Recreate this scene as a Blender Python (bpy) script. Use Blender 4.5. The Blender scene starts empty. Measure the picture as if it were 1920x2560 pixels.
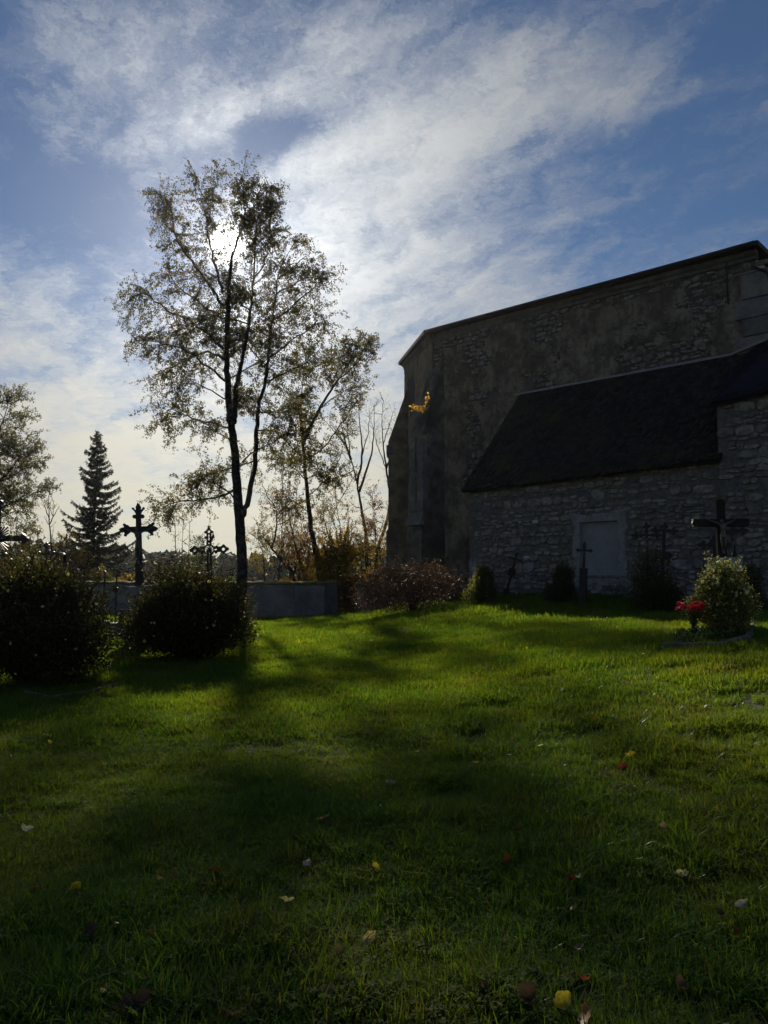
import bpy, bmesh, math, random
import numpy as np
from mathutils import Vector, Matrix
R = math.radians
SC = bpy.context.scene
COL = SC.collection
# ------------------------------------------------------------------ camera
F = 1924.0; PITCH = R(4.75); EYE = 1.6
cam_d = bpy.data.cameras.new('camera'); cam = bpy.data.objects.new('camera', cam_d); COL.objects.link(cam)
cam_d.sensor_fit = 'HORIZONTAL'; cam_d.sensor_width = 36.0; cam_d.lens = 36.0 * F / 1920.0
cam_d.clip_start = 0.05; cam_d.clip_end = 3000
cam.location = (0, 0, EYE); cam.rotation_euler = (R(90) + PITCH, 0, 0)
SC.camera = cam
def ray(px, py):
    cx = (px - 960) / F; cy = (1280 - py) / F
    return Vector((cx, math.cos(PITCH) - cy * math.sin(PITCH), math.sin(PITCH) + cy * math.cos(PITCH)))
def P(px, py, Y):
    d = ray(px, py); return Vector((0, 0, EYE)) + d * (Y / d.y)
# ------------------------------------------------------------------ light
SUN = ray(566, 612).normalized()
EL = math.asin(SUN.z); AZ = math.atan2(SUN.x, SUN.y)
SKY_STRENGTH = 0.05
SUN_STRENGTH = 5.0
EXPOSURE = 0.3
sd = bpy.data.lights.new('sun', 'SUN'); so = bpy.data.objects.new('sun', sd); COL.objects.link(so)
sd.energy = SUN_STRENGTH; sd.angle = R(1.3); sd.color = (1.0, 0.90, 0.74)
so.rotation_euler = SUN.to_track_quat('Z', 'Y').to_euler(); so.location = (-10, 40, 30)
vs = SC.view_settings; vs.view_transform = 'Standard'; vs.look = 'None'; vs.gamma = 1.0; vs.exposure = EXPOSURE
vs.use_curve_mapping = False
SC.cycles.use_denoising = True
SC.cycles.max_bounces = 6; SC.cycles.transparent_max_bounces = 8; SC.cycles.transmission_bounces = 4
SC.cycles.sample_clamp_indirect = 3.0
# ------------------------------------------------------------------ sky (physical sky + cirrus)
W = bpy.data.worlds.new('World'); SC.world = W; W.use_nodes = True
W.cycles.sampling_method = 'MANUAL'; W.cycles.sample_map_resolution = 512
class NT:
    """tiny helper for wiring math nodes"""
    def __init__(s, tree): s.t = tree
    def n(s, typ, **kw):
        nd = s.t.nodes.new(typ)
        for k, v in kw.items(): setattr(nd, k, v)
        return nd
    def put(s, sock, v):
        if hasattr(v, 'is_linked') or isinstance(v, bpy.types.NodeSocket): s.t.links.new(v, sock)
        else: sock.default_value = v
    def m(s, op, a, b=0.0, c=0.0, clamp=False):
        nd = s.n('ShaderNodeMath', operation=op); nd.use_clamp = clamp
        s.put(nd.inputs[0], a); s.put(nd.inputs[1], b); s.put(nd.inputs[2], c); return nd.outputs[0]
    def v(s, op, a, b=(0, 0, 0), sc=None):
        nd = s.n('ShaderNodeVectorMath', operation=op)
        s.put(nd.inputs[0], a); s.put(nd.inputs[1], b)
        if sc is not None: s.put(nd.inputs['Scale'], sc)
        return nd.outputs['Value'] if op in ('DOT_PRODUCT', 'LENGTH', 'DISTANCE') else nd.outputs['Vector']
    def noise(s, vec, scale, detail=4, rough=0.55, dist=0.0, out=0):
        nd = s.n('ShaderNodeTexNoise'); nd.noise_dimensions = '3D'
        s.put(nd.inputs['Vector'], vec); s.put(nd.inputs['Scale'], scale)
        nd.inputs['Detail'].default_value = detail; nd.inputs['Roughness'].default_value = rough
        nd.inputs['Distortion'].default_value = dist
        return nd.outputs[out]
    def step(s, x, a, b, o0=0.0, o1=1.0):
        nd = s.n('ShaderNodeMapRange', interpolation_type='SMOOTHSTEP')
        s.put(nd.inputs[0], x); s.put(nd.inputs[1], a); s.put(nd.inputs[2], b); s.put(nd.inputs[3], o0); s.put(nd.inputs[4], o1)
        return nd.outputs[0]
    def mix(s, f, a, b, blend='MIX'):
        nd = s.n('ShaderNodeMix', data_type='RGBA', blend_type=blend)
        s.put(nd.inputs['Factor'], f); s.put(nd.inputs[6], a); s.put(nd.inputs[7], b); return nd.outputs[2]
wt = W.node_tree; wt.nodes.clear(); N = NT(wt)
d = N.n('ShaderNodeTexCoord').outputs['Generated']
sky = N.n('ShaderNodeTexSky', sky_type='NISHITA')
sky.sun_disc = False; sky.sun_elevation = EL; sky.sun_rotation = AZ
sky.altitude = 1500; sky.air_density = 1.0; sky.dust_density = 0.0; sky.ozone_density = 4.0
sep = N.n('ShaderNodeSeparateXYZ'); wt.links.new(d, sep.inputs[0])
dz = N.m('MAXIMUM', sep.outputs[2], 0.0)
inv = N.m('DIVIDE', 1.0, N.m('ADD', dz, 0.16))
cmb = N.n('ShaderNodeCombineXYZ')
wt.links.new(N.m('MULTIPLY', sep.outputs[0], inv), cmb.inputs[0]); wt.links.new(N.m('MULTIPLY', sep.outputs[1], inv), cmb.inputs[1])
q = cmb.outputs[0]                                     # position on the cloud layer
wob = N.v('SUBTRACT', N.noise(q, 1.3, 2, 0.5, out=1), (0.5, 0.5, 0.5))
fine = N.v('SUBTRACT', N.noise(q, 9.0, 5, 0.7, out=1), (0.5, 0.5, 0.5))
q2 = N.v('ADD', q, N.v('ADD', N.v('SCALE', wob, sc=0.22), N.v('SCALE', fine, sc=0.16)))
def fibres(ang, stretch, scale, detail, rough, src):
    r_ = N.n('ShaderNodeMapping', vector_type='TEXTURE'); wt.links.new(src, r_.inputs[0])
    r_.inputs['Rotation'].default_value = (0, 0, R(ang)); r_.inputs['Scale'].default_value = (stretch, 1.0, 1.0)
    return N.noise(r_.outputs[0], scale, detail, rough)
fib = fibres(-38, 3.0, 5.0, 10, 0.68, q2)                # long fibres, fanning out
fib2 = fibres(-70, 2.6, 11.0, 8, 0.68, q2)               # fine feathers across them
big = N.noise(q2, 0.9, 2, 0.5)
# where the sheets of cirrus stand: soft patches on the sphere of the sky
dw = N.v('ADD', d, N.v('SCALE', wob, sc=0.16))
def patch(px, py, a, b, ang, amp):
    c = ray(px, py).normalized(); e = ray(px + math.cos(R(ang)), py - math.sin(R(ang))).normalized() - c
    ax = (e - c * e.dot(c)).normalized(); ay = c.cross(ax)
    ax = ax * (F / a); ay = ay * (F / b)
    x = N.m('SUBTRACT', N.v('DOT_PRODUCT', dw, tuple(ax)), c.dot(ax)); y = N.m('SUBTRACT', N.v('DOT_PRODUCT', dw, tuple(ay)), c.dot(ay))
    r2 = N.m('ADD', N.m('MULTIPLY', x, x), N.m('MULTIPLY', y, y))
    fr = N.m('GREATER_THAN', N.v('DOT_PRODUCT', dw, tuple(c)), 0.0)
    return N.m('MULTIPLY', N.m('MULTIPLY', N.m('EXPONENT', N.m('MULTIPLY', r2, -1.0)), fr), amp)
cov = N.m('MULTIPLY', N.m('SUBTRACT', big, 0.5), 1.1)
for a in [(960, 190, 430, 170, 10, .62), (1420, 210, 360, 100, 14, .60), (1060, 430, 330, 170, 30, .55), (800, 600, 260, 260, 0, .55),
          (1230, 640, 260, 130, 25, .42), (230, 130, 330, 90, 28, .42), (470, 280, 300, 50, 20, .60), (800, 390, 220, 40, 24, .45),
          (110, 720, 180, 60, 15, .42), (1480, 520, 220, 60, 20, .25), (1010, 60, 300, 60, 5, .25),
          (80, 460, 230, 150, 0, -.45), (1700, 430, 260, 130, 20, -.40), (1820, 60, 160, 90, 0, -.45), (700, 330, 120, 45, 12, -.55), (640, 70, 170, 70, 20, -.3), (330, 620, 100, 120, 0, -.2)]:
    cov = N.m('ADD', cov, patch(*a))
veil = N.m('MULTIPLY', N.step(sep.outputs[2], 0.48, 0.10), 1.45)
cov = N.m('ADD', cov, veil)
tex = N.m('ADD', N.m('MULTIPLY', fib, 0.55), N.m('MULTIPLY', fib2, 0.45))
den = N.m('ADD', N.m('MULTIPLY', cov, 0.62), N.m('MULTIPLY', N.m('SUBTRACT', tex, 0.5), 2.8))
dens = N.step(den, -0.13, 1.08)
cosg = N.v('DOT_PRODUCT', d, tuple(SUN))
one_m = N.m('MAXIMUM', N.m('SUBTRACT', 1.0, cosg), 0.0)
# forward scattering of ice crystals round the sun
lobe1 = N.m('EXPONENT', N.m('MULTIPLY', one_m, -1.0 / R(0.58) ** 2))
lobe2 = N.m('EXPONENT', N.m('MULTIPLY', N.m('POWER', one_m, 0.5), -1.0 / 0.065))
lobe3 = N.m('EXPONENT', N.m('MULTIPLY', N.m('POWER', one_m, 0.5), -1.0 / 0.27))
cl = N.m('ADD', N.m('ADD', 0.12, N.m('MULTIPLY', lobe3, 0.84)), N.m('MULTIPLY', lobe2, 0.3))
warm = N.mix(N.step(sep.outputs[2], 0.02, 0.42), (1.0, 0.91, 0.68, 1), (0.96, 0.98, 0.97, 1))
cloud = N.v('SCALE', warm, sc=N.m('MULTIPLY', cl, N.step(sep.outputs[2], 0.02, 0.30, 1.28, 1.0)))
SKYSC = N.v('SCALE', sky.outputs[0], sc=SKY_STRENGTH)
skyc = N.mix(N.m('MULTIPLY', dens, 0.88), SKYSC, cloud)
halo = N.v('SCALE', (1.0, 0.97, 0.90), sc=N.m('ADD', N.m('MULTIPLY', lobe1, 12.0), N.m('MULTIPLY', lobe2, 0.42)))
tot = N.v('ADD', skyc, halo)
bg = N.n('ShaderNodeBackground'); wt.links.new(tot, bg.inputs[0]); bg.inputs[1].default_value = 1.0
wo = N.n('ShaderNodeOutputWorld'); wt.links.new(bg.outputs[0], wo.inputs[0])
# ------------------------------------------------------------------ helpers
rng = np.random.default_rng(7); random.seed(7)
OFF = {}                                    # where each root stands, so that parts built in world space can hang from it
def tag(o, label=None, cat=None, group=None, kind=None):
    if label: o['label'] = label
    if cat: o['category'] = cat
    if group: o['group'] = group
    if kind: o['kind'] = kind
    return o
def thing(name, label, cat, loc=(0, 0, 0), group=None, rot=None):
    o = bpy.data.objects.new(name, None); COL.objects.link(o); o.empty_display_size = 0.2
    o.location = loc
    if rot: o.rotation_euler = rot
    OFF[o.name] = Vector(loc)
    return tag(o, label, cat, group)
def off_of(p):
    while p is not None and p.name not in OFF: p = p.parent
    return OFF[p.name] if p else Vector((0, 0, 0))
def link(name, me, mat, parent=None):
    o = bpy.data.objects.new(name, me); COL.objects.link(o)
    if mat is not None and not me.materials: me.materials.append(mat)
    if parent is not None: o.parent = parent
    return o
class MB:
    """collects shapes and links them as one mesh object"""
    def __init__(s): s.v = []; s.f = []; s.e = 0
    def add(s, vs, fs):
        k = len(s.v); s.v.extend([tuple(v) for v in vs]); s.f.extend([tuple(i + k for i in f) for f in fs])
    def box(s, c, size, M=None):
        x, y, z = [a / 2 for a in size]; c = Vector(c)
        vs = [Vector((sx * x, sy * y, sz * z)) for sx in (-1, 1) for sy in (-1, 1) for sz in (-1, 1)]
        if M is not None: vs = [M @ v for v in vs]
        s.add([c + v for v in vs], [(0, 1, 3, 2), (4, 6, 7, 5), (0, 4, 5, 1), (2, 3, 7, 6), (0, 2, 6, 4), (1, 5, 7, 3)])
    def hexa(s, lo, hi):
        n = len(lo); s.add(list(lo) + list(hi), [tuple(range(n))[::-1], tuple(range(n, 2 * n))] + [(i, (i + 1) % n, n + (i + 1) % n, n + i) for i in range(n)])
    def tube(s, pts, rad, n=6, caps=True):
        pts = [Vector(p) for p in pts]; k = len(s.v); m = len(pts)
        if not hasattr(rad, '__len__'): rad = [rad] * m
        ref = None
        for i, p in enumerate(pts):
            t = (pts[min(i + 1, m - 1)] - pts[max(i - 1, 0)])
            t = t.normalized() if t.length > 1e-9 else Vector((0, 0, 1))
            if ref is None: ref = t.orthogonal().normalized()
            a = ref - t * ref.dot(t); a = a.normalized() if a.length > 1e-6 else t.orthogonal().normalized(); ref = a
            b = t.cross(a)
            for j in range(n):
                an = 2 * math.pi * j / n; q = p + (a * math.cos(an) + b * math.sin(an)) * rad[i]; s.v.append((q.x, q.y, q.z))
        for i in range(m - 1):
            for j in range(n):
                s.f.append((k + i * n + j, k + i * n + (j + 1) % n, k + (i + 1) * n + (j + 1) % n, k + (i + 1) * n + j))
        if caps:
            s.f.append(tuple(k + j for j in range(n))[::-1]); s.f.append(tuple(k + (m - 1) * n + j for j in range(n)))
    def prism(s, out, y0, y1):
        """outline in x,z pushed from y0 to y1; thickness creeps so that no two faces share a plane"""
        s.e += 1; e = 0.0007 * s.e
        s.hexa([(x, y0 - e, z) for x, z in out], [(x, y1 + e, z) for x, z in out])
    def disc(s, x, z, r, y0, y1, n=14, sx=1.0): s.prism([(x + sx * r * math.cos(2 * math.pi * i / n), z + r * math.sin(2 * math.pi * i / n)) for i in range(n)], y0, y1)
    def ring(s, x, z, r, w, n=20, ay=0.0, sx=1.0):
        pts = [(x + sx * r * math.cos(2 * math.pi * i / n), ay, z + r * math.sin(2 * math.pi * i / n)) for i in range(n + 1)]
        s.tube(pts, w, 5, False)
    def lathe(s, prof, c=(0, 0, 0), n=14):
        k = len(s.v); m = len(prof)
        for r, z in prof:
            for j in range(n): s.v.append((c[0] + r * math.cos(2 * math.pi * j / n), c[1] + r * math.sin(2 * math.pi * j / n), c[2] + z))
        for i in range(m - 1):
            for j in range(n): s.f.append((k + i * n + j, k + i * n + (j + 1) % n, k + (i + 1) * n + (j + 1) % n, k + (i + 1) * n + j))
        s.f.append(tuple(k + j for j in range(n))[::-1]); s.f.append(tuple(k + (m - 1) * n + j for j in range(n)))
    def build(s, name, mat, parent=None, smooth=False, world=False, bevel=0):
        o_ = off_of(parent) if (parent is not None and world) else Vector((0, 0, 0))
        me = bpy.data.meshes.new(name); me.from_pydata([(v[0] - o_.x, v[1] - o_.y, v[2] - o_.z) for v in s.v], [], s.f); me.update()
        if smooth: me.polygons.foreach_set('use_smooth', [True] * len(me.polygons))
        o = link(name, me, mat, parent)
        if bevel:
            b = o.modifiers.new('bevel', 'BEVEL'); b.width = bevel; b.segments = 2; b.limit_method = 'ANGLE'; b.angle_limit = R(40)
        return o
def np_mesh(name, V, Fq, mat, parent=None, tint=None, smooth=False, world=True, uv=None):
    """V (n,3) and quads/triangles (m,k) as one object; tint is one number per face"""
    V = np.asarray(V, dtype=np.float32)
    if parent is not None and world: V = V - np.array(off_of(parent), dtype=np.float32)
    Fq = np.asarray(Fq, dtype=np.int32); m, k = Fq.shape
    me = bpy.data.meshes.new(name); me.vertices.add(len(V)); me.vertices.foreach_set('co', V.ravel())
    me.loops.add(m * k); me.loops.foreach_set('vertex_index', Fq.ravel())
    me.polygons.add(m); me.polygons.foreach_set('loop_start', np.arange(m, dtype=np.int32) * k)
    if smooth: me.polygons.foreach_set('use_smooth', np.ones(m, dtype=bool))
    if tint is not None:
        at = me.attributes.new('tint', 'FLOAT', 'FACE'); at.data.foreach_set('value', np.asarray(tint, dtype=np.float32))
    me.update(calc_edges=True)
    return link(name, me, mat, parent)
# value noise for shapes
_G = np.random.default_rng(3).random((64, 64, 64)).astype(np.float32)
def vnoise(x, y, z=0.0):
    x, y, z = np.broadcast_arrays(np.asarray(x, float), np.asarray(y, float), np.asarray(z, float))
    xi, yi, zi = np.floor(x).astype(int), np.floor(y).astype(int), np.floor(z).astype(int)
    fx, fy, fz = x - xi, y - yi, z - zi
    fx, fy, fz = [t * t * (3 - 2 * t) for t in (fx, fy, fz)]
    g = lambda a, b, c: _G[(xi + a) % 64, (yi + b) % 64, (zi + c) % 64]
    l = lambda a, b, t: a + (b - a) * t
    return l(l(l(g(0, 0, 0), g(1, 0, 0), fx), l(g(0, 1, 0), g(1, 1, 0), fx), fy), l(l(g(0, 0, 1), g(1, 0, 1), fx), l(g(0, 1, 1), g(1, 1, 1), fx), fy), fz)
def fbm(x, y, z=0.0, o=4, g=0.5):
    s = 0; a = 1; t = 0
    for i in range(o): s = s + a * vnoise(np.asarray(x) * 2 ** i + 17 * i, np.asarray(y) * 2 ** i + 5 * i, np.asarray(z) * 2 ** i); t += a; a *= g
    return s / t
sstep = lambda a, b, x: (lambda t: t * t * (3 - 2 * t))(np.clip((x - a) / (b - a), 0, 1))
# ------------------------------------------------------------------ materials
MATS = {}
def newmat(name):
    m = bpy.data.materials.new(name); m.use_nodes = True; t = m.node_tree; t.nodes.clear(); MATS[name] = m
    return m, NT(t)
def finish(nt, shader):
    o = nt.n('ShaderNodeOutputMaterial'); nt.t.links.new(shader, o.inputs[0]); return o
def princ(nt, col, rough=0.8, spec=0.3, bump=None, bstr=0.3, bdist=0.02, metal=0.0):
    p = nt.n('ShaderNodeBsdfPrincipled'); nt.put(p.inputs['Base Color'], col); nt.put(p.inputs['Roughness'], rough)
    p.inputs['Specular IOR Level'].default_value = spec; p.inputs['Metallic'].default_value = metal
    if bump is not None:
        b = nt.n('ShaderNodeBump'); b.inputs['Strength'].default_value = bstr; b.inputs['Distance'].default_value = bdist
        nt.put(b.inputs['Height'], bump); nt.t.links.new(b.outputs[0], p.inputs['Normal'])
    return p.outputs[0]
c4 = lambda c: (c[0], c[1], c[2], 1.0)
def mat(name, a, b, scale=6.0, rough=0.85, bstr=0.4, bdist=0.02, spec=0.25, extra=None, esc=1.2, rnd=0.0, metal=0.0, lo=0.35, hi=0.65, gen=False):
    """two-tone surface: fine mottling a to b, larger stains towards extra, per-object brightness spread rnd"""
    m, nt = newmat(name)
    g = nt.n('ShaderNodeNewGeometry').outputs['Position']
    n1 = nt.noise(g, scale, 8, 0.62); n2 = nt.noise(g, scale * 4.3, 6, 0.65)
    col = nt.mix(nt.step(n1, lo, hi), c4(a), c4(b))
    col = nt.mix(nt.m('MULTIPLY', nt.step(n2, 0.45, 0.75), 0.35), col, c4([x * 0.55 for x in a]))
    if extra: col = nt.mix(nt.m('MULTIPLY', nt.step(nt.noise(g, esc, 5, 0.6), 0.5, 0.68), 0.8), col, c4(extra))
    if rnd:
        r = nt.n('ShaderNodeObjectInfo').outputs['Random']
        hv = nt.n('ShaderNodeHueSaturation'); nt.put(hv.inputs['Color'], col)
        nt.put(hv.inputs['Value'], nt.m('ADD', 1 - rnd, nt.m('MULTIPLY', r, 2 * rnd))); nt.put(hv.inputs['Hue'], nt.m('ADD', 0.48, nt.m('MULTIPLY', nt.m('FRACT', nt.m('MULTIPLY', r, 7.3)), 0.04)))
        nt.put(hv.inputs['Saturation'], nt.m('ADD', 0.6, nt.m('MULTIPLY', nt.m('FRACT', nt.m('MULTIPLY', r, 13.7)), 0.9)))
        col = hv.outputs[0]
    finish(nt, princ(nt, col, rough, spec, nt.m('ADD', n1, nt.m('MULTIPLY', n2, 0.5)), bstr, bdist, metal)); return m
def leafmat(name, ramp, trans=0.4, rough=0.45, spec=0.4, tcol=1.6, obj=False):
    m, nt = newmat(name)
    if obj: fac = nt.n('ShaderNodeObjectInfo').outputs['Random']
    else:
        at = nt.n('ShaderNodeAttribute', attribute_name='tint'); fac = at.outputs['Fac']
    cr = nt.n('ShaderNodeValToRGB'); nt.t.links.new(fac, cr.inputs[0])
    els = cr.color_ramp.elements
    while len(els) < len(ramp): els.new(0.5)
    for e, (p, c) in zip(els, ramp): e.position = p; e.color = c4(c)
    colr = cr.outputs[0]
    if obj:
        nz = nt.noise(nt.n('ShaderNodeTexCoord').outputs['Object'], 60, 4, .65); colr = nt.mix(nt.m('MULTIPLY', nt.step(nz, .48, .66), .55), colr, c4((.09, .05, .025)) if 'fallen' in name else colr)
    p = princ(nt, colr, rough, spec)
    tr = nt.n('ShaderNodeBsdfTranslucent'); nt.t.links.new(nt.mix(1.0, colr, c4((tcol, tcol * 1.05, tcol * 0.6)), 'MULTIPLY'), tr.inputs[0])
    mx = nt.n('ShaderNodeMixShader'); mx.inputs[0].default_value = trans
    nt.t.links.new(p, mx.inputs[1]); nt.t.links.new(tr.outputs[0], mx.inputs[2]); finish(nt, mx.outputs[0]); return m
M_ground = mat('soil', (.020, .026, .010), (.045, .040, .020), 5, .95, .6, .03)
M_field = M_ground
M_stone = mat('rubble stone', (.165, .157, .143), (.33, .312, .28), 7, .85, .9, .03, rnd=.30, extra=(.10, .09, .08), esc=2.5)
M_pale = mat('pale quartz stone', (.40, .41, .43), (.50, .50, .50), 9, .6, .5, .02)
M_quoin = mat('dressed stone', (.16, .16, .155), (.24, .235, .22), 5, .85, .8, .02, rnd=.2, extra=(.11, .12, .12))
M_cornice = mat('cornice stone', (.13, .13, .13), (.20, .195, .185), 5, .85, .6, .02, rnd=.2, extra=(.08, .08, .08))
M_roofedge = mat('dark sheet roof', (.025, .025, .028), (.04, .04, .042), 4, .7, .3, .01)
M_flash = mat('zinc flashing', (.30, .31, .33), (.38, .39, .41), 6, .5, .2, .01, spec=.5)
M_panel = mat('smooth render', (.27, .28, .30), (.32, .32, .33), 3, .9, .25, .01, extra=(.23, .235, .25), esc=1.6)
M_endwall = mat('pale render', (.50, .49, .46), (.56, .55, .52), 3, .9, .25, .01)
M_butt = mat('weathered render', (.085, .080, .070), (.20, .185, .15), 2.4, .92, .9, .03, extra=(.06, .062, .058), esc=.9)
M_butt2 = mat('ochre render', (.14, .125, .09), (.27, .24, .17), 2.2, .92, .9, .03, extra=(.10, .095, .08), esc=1.3)
M_shingle = mat('old wooden shingles', (.016, .016, .016), (.034, .032, .028), 6, .85, .6, .01, extra=(.016, .024, .010), esc=.8, rnd=.25)
M_slate = mat('blue slate', (.018, .020, .028), (.030, .033, .044), 6, .6, .4, .01, rnd=.2)
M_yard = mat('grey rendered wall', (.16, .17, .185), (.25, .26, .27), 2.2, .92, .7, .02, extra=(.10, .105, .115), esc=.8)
M_pier = mat('shade-darkened render', (.075, .078, .088), (.12, .125, .13), 2.5, .92, .5, .02)  # wall render made darker; the pier's shade is put into the colour
M_moss = mat('mossy coping', (.10, .11, .03), (.24, .20, .09), 8, .95, 1.0, .04, extra=(.05, .05, .025), esc=3)
M_iron = mat('dark cast iron', (.008, .008, .010), (.022, .019, .017), 14, .55, .5, .006, spec=.5, extra=(.035, .022, .014), esc=5)
M_rust = mat('rusty iron', (.020, .012, .008), (.060, .034, .020), 14, .7, .5, .006)
M_wood = mat('dark stained wood', (.014, .012, .010), (.030, .025, .019), 8, .65, .5, .008)
M_board = mat('grey old timber', (.10, .095, .085), (.18, .17, .15), 8, .9, .6, .01)
M_figure = mat('tarnished metal figure', (.08, .075, .068), (.14, .135, .12), 14, .4, .3, .005, spec=.5)
M_figure_dark = mat('dark metal figure', (.05, .05, .052), (.10, .10, .10), 14, .4, .3, .005, spec=.5)
M_granite = mat('granite plinth', (.16, .165, .17), (.27, .27, .27), 11, .85, .6, .02, extra=(.10, .11, .09), esc=3)
M_granite_dark = mat('polished dark granite', (.015, .016, .018), (.03, .03, .033), 20, .25, .1, .002, spec=.5)
M_plate = mat('pale inscription slab', (.34, .35, .33), (.44, .45, .42), 6, .7, .3, .01, extra=(.25, .27, .23))
M_bark = mat('birch bark', (.020, .017, .015), (.048, .043, .040), 9, .9, 1.0, .03, extra=(.12, .115, .105), esc=4.5)
M_bark_dark = mat('dark bark', (.030, .025, .021), (.065, .055, .047), 9, .9, .8, .02)
M_twig = mat('thin twigs', (.035, .026, .020), (.07, .052, .040), 10, .85, .3, .01)
M_bead = mat('glossy black glass', (.010, .010, .012), (.02, .02, .024), 20, .12, .05, .001, spec=.8)
L_birch = leafmat('birch leaves', [(0, (.038, .042, .012)), (.5, (.070, .066, .016)), (.85, (.15, .105, .022)), (1, (.22, .11, .02))], .46, tcol=1.6)
L_green = leafmat('green leaves', [(0, (.028, .045, .012)), (.6, (.06, .085, .02)), (1, (.15, .14, .03))], .38)
L_locust = leafmat('locust leaves', [(0, (.05, .06, .016)), (.6, (.09, .085, .022)), (1, (.22, .14, .03))], .38)
L_yellow = leafmat('autumn yellow leaves', [(0, (.05, .05, .015)), (.4, (.14, .11, .022)), (.8, (.30, .19, .03)), (1, (.30, .11, .02))], .45)
L_orange = leafmat('autumn orange leaves', [(0, (.05, .030, .015)), (.5, (.16, .075, .02)), (1, (.34, .16, .03))], .45)
L_gold = leafmat('golden leaves', [(0, (.35, .18, .04)), (1, (.60, .38, .10))], .5)
L_spruce = leafmat('spruce needles', [(0, (.014, .022, .014)), (1, (.03, .045, .026))], .1, .6)
L_pot = leafmat('cinquefoil leaves', [(0, (.026, .028, .011)), (.6, (.060, .056, .020)), (1, (.15, .10, .035))], .36, .55, .25)
L_pot2 = leafmat('dull shrub leaves', [(0, (.03, .045, .015)), (.6, (.06, .075, .024)), (1, (.14, .12, .04))], .35, .5)
L_pale = leafmat('pale shrub leaves', [(0, (.07, .08, .025)), (.6, (.17, .165, .06)), (1, (.46, .42, .19))], .55, .45)
L_barb = leafmat('purple shrub leaves', [(0, (.034, .020, .017)), (.6, (.075, .042, .034)), (1, (.19, .12, .095))], .30, .5, .3)
L_ivy = leafmat('ground cover leaves', [(0, (.04, .065, .018)), (1, (.10, .15, .04))], .35, .3, .5)
L_far = leafmat('far forest', [(0, (.022, .030, .018)), (.7, (.045, .05, .024)), (1, (.12, .085, .03))], .15, .8, .1)
L_petal = leafmat('yellow petals', [(0, (.50, .46, .16)), (1, (.62, .58, .24))], .35, .5, obj=True)
L_cream = leafmat('cream petals', [(0, (.66, .60, .30)), (1, (.78, .74, .46))], .6, .5, obj=True)
L_red = leafmat('red petals', [(0, (.62, .02, .07)), (1, (.80, .07, .14))], .35, .45, obj=True)
# ------------------------------------------------------------------ terrain
CP = np.array([(0, 0, 0), (-3, 4, 0), (2.2, 4.3, .10), (0, 8, 0), (-6, 10, -.02), (0, 14, .05), (3.5, 7.2, .38), (3.66, 9.5, .56), (4.6, 11.2, .75), (4.4, 10.3, .66), (5.6, 13.5, .80), (6.3, 18, .72), (8.85, 20.4, .92), (4.38, 15.6, .72),
    (2.76, 26, .88), (2.7, 23, .80), (.9, 25, .38), (2.4, 25, .70), (1.4, 31, .50), (-1.8, 34, -.16), (-8, 34, -.12), (-17, 34, -.1), (-5, 20, 0), (-10, 20, 0), (-4.6, 15.4, 0), (10, 13, 1.0), (13, 22, 1.2),
    (3.0, 17, .54), (1.2, 18, .28), (-1.2, 18, .10), (-1, 26, .04), (-20, 48, -.9), (0, 48, -.6), (20, 48, .2), (0, -10, -.1), (-14, 10, -.05), (14, 4, .9), (-16, -6, -.1), (16, -6, .8), (3, 39, .3), (18, 34, 1.2)], float)
def _tps(r): return np.where(r > 1e-9, r * r * np.log(np.maximum(r, 1e-9)), 0.0)
_n = len(CP); _K = _tps(np.linalg.norm(CP[:, None, :2] - CP[None, :, :2], axis=2)) + np.eye(_n) * 0.6
_P = np.c_[np.ones(_n), CP[:, :2]]
_A = np.block([[_K, _P], [_P.T, np.zeros((3, 3))]]); _w = np.linalg.solve(_A, np.r_[CP[:, 2], 0, 0, 0])
def Gv(x, y):
    x = np.asarray(x, float); y = np.asarray(y, float); sh = x.shape; p = np.c_[np.clip(x, -18, 18).ravel(), np.clip(y, -8, 44).ravel()]
    out = np.zeros(len(p))
    for i in range(0, len(p), 20000):
        s = p[i:i + 20000]; out[i:i + 20000] = _tps(np.linalg.norm(s[:, None] - CP[None, :, :2], axis=2)) @ _w[:_n] + np.c_[np.ones(len(s)), s] @ _w[_n:]
    out = out.reshape(sh)
    out = out + (fbm(x * .55 + 40, y * .55 + 40, 0, 3) - .5) * .10 + (fbm(x * 2 + 9, y * 2 + 4, 0, 2) - .5) * .05
    far = np.clip((np.hypot(x, y) - 45) / 150, 0, 1)
    return out * (1 - far) + far * -4.0
_g0 = float(Gv(np.array([0.]), np.array([0.]))[0])
G0 = Gv
def Gv(x, y): return G0(x, y) - _g0
def G(x, y): return float(Gv(np.array([x]), np.array([y]))[0])
def on_ground(px, py, h=0.0):
    d_ = ray(px, py); lo = 1.0; p = None
    for t in np.arange(1.5, 60, 0.05):
        p = Vector((0, 0, EYE)) + d_ * t
        if p.z <= G(p.x, p.y) + h: break
    return p
xs = np.unique(np.round(np.r_[np.arange(-18, 18.01, .3), np.arange(-60, -18, 3), np.arange(18, 60, 3), -900, -500, -300, -180, -100, 60, 100, 180, 300, 500, 900], 3))
ys = np.unique(np.round(np.r_[np.arange(-4, 40.01, .3), np.arange(-40, -4, 4), np.arange(40, 90, 3), -600, -250, -100, 90, 120, 160, 220, 300, 450, 700, 1200], 3))
XX, YY = np.meshgrid(xs, ys); ZZ = Gv(XX, YY); nx = len(xs)
ii, jj = np.meshgrid(np.arange(nx - 1), np.arange(len(ys) - 1)); a0 = (jj * nx + ii).ravel()
tag(np_mesh('ground', np.c_[XX.ravel(), YY.ravel(), ZZ.ravel()], np.c_[a0, a0 + 1, a0 + nx + 1, a0 + nx], M_ground, smooth=True), kind='structure')
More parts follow.
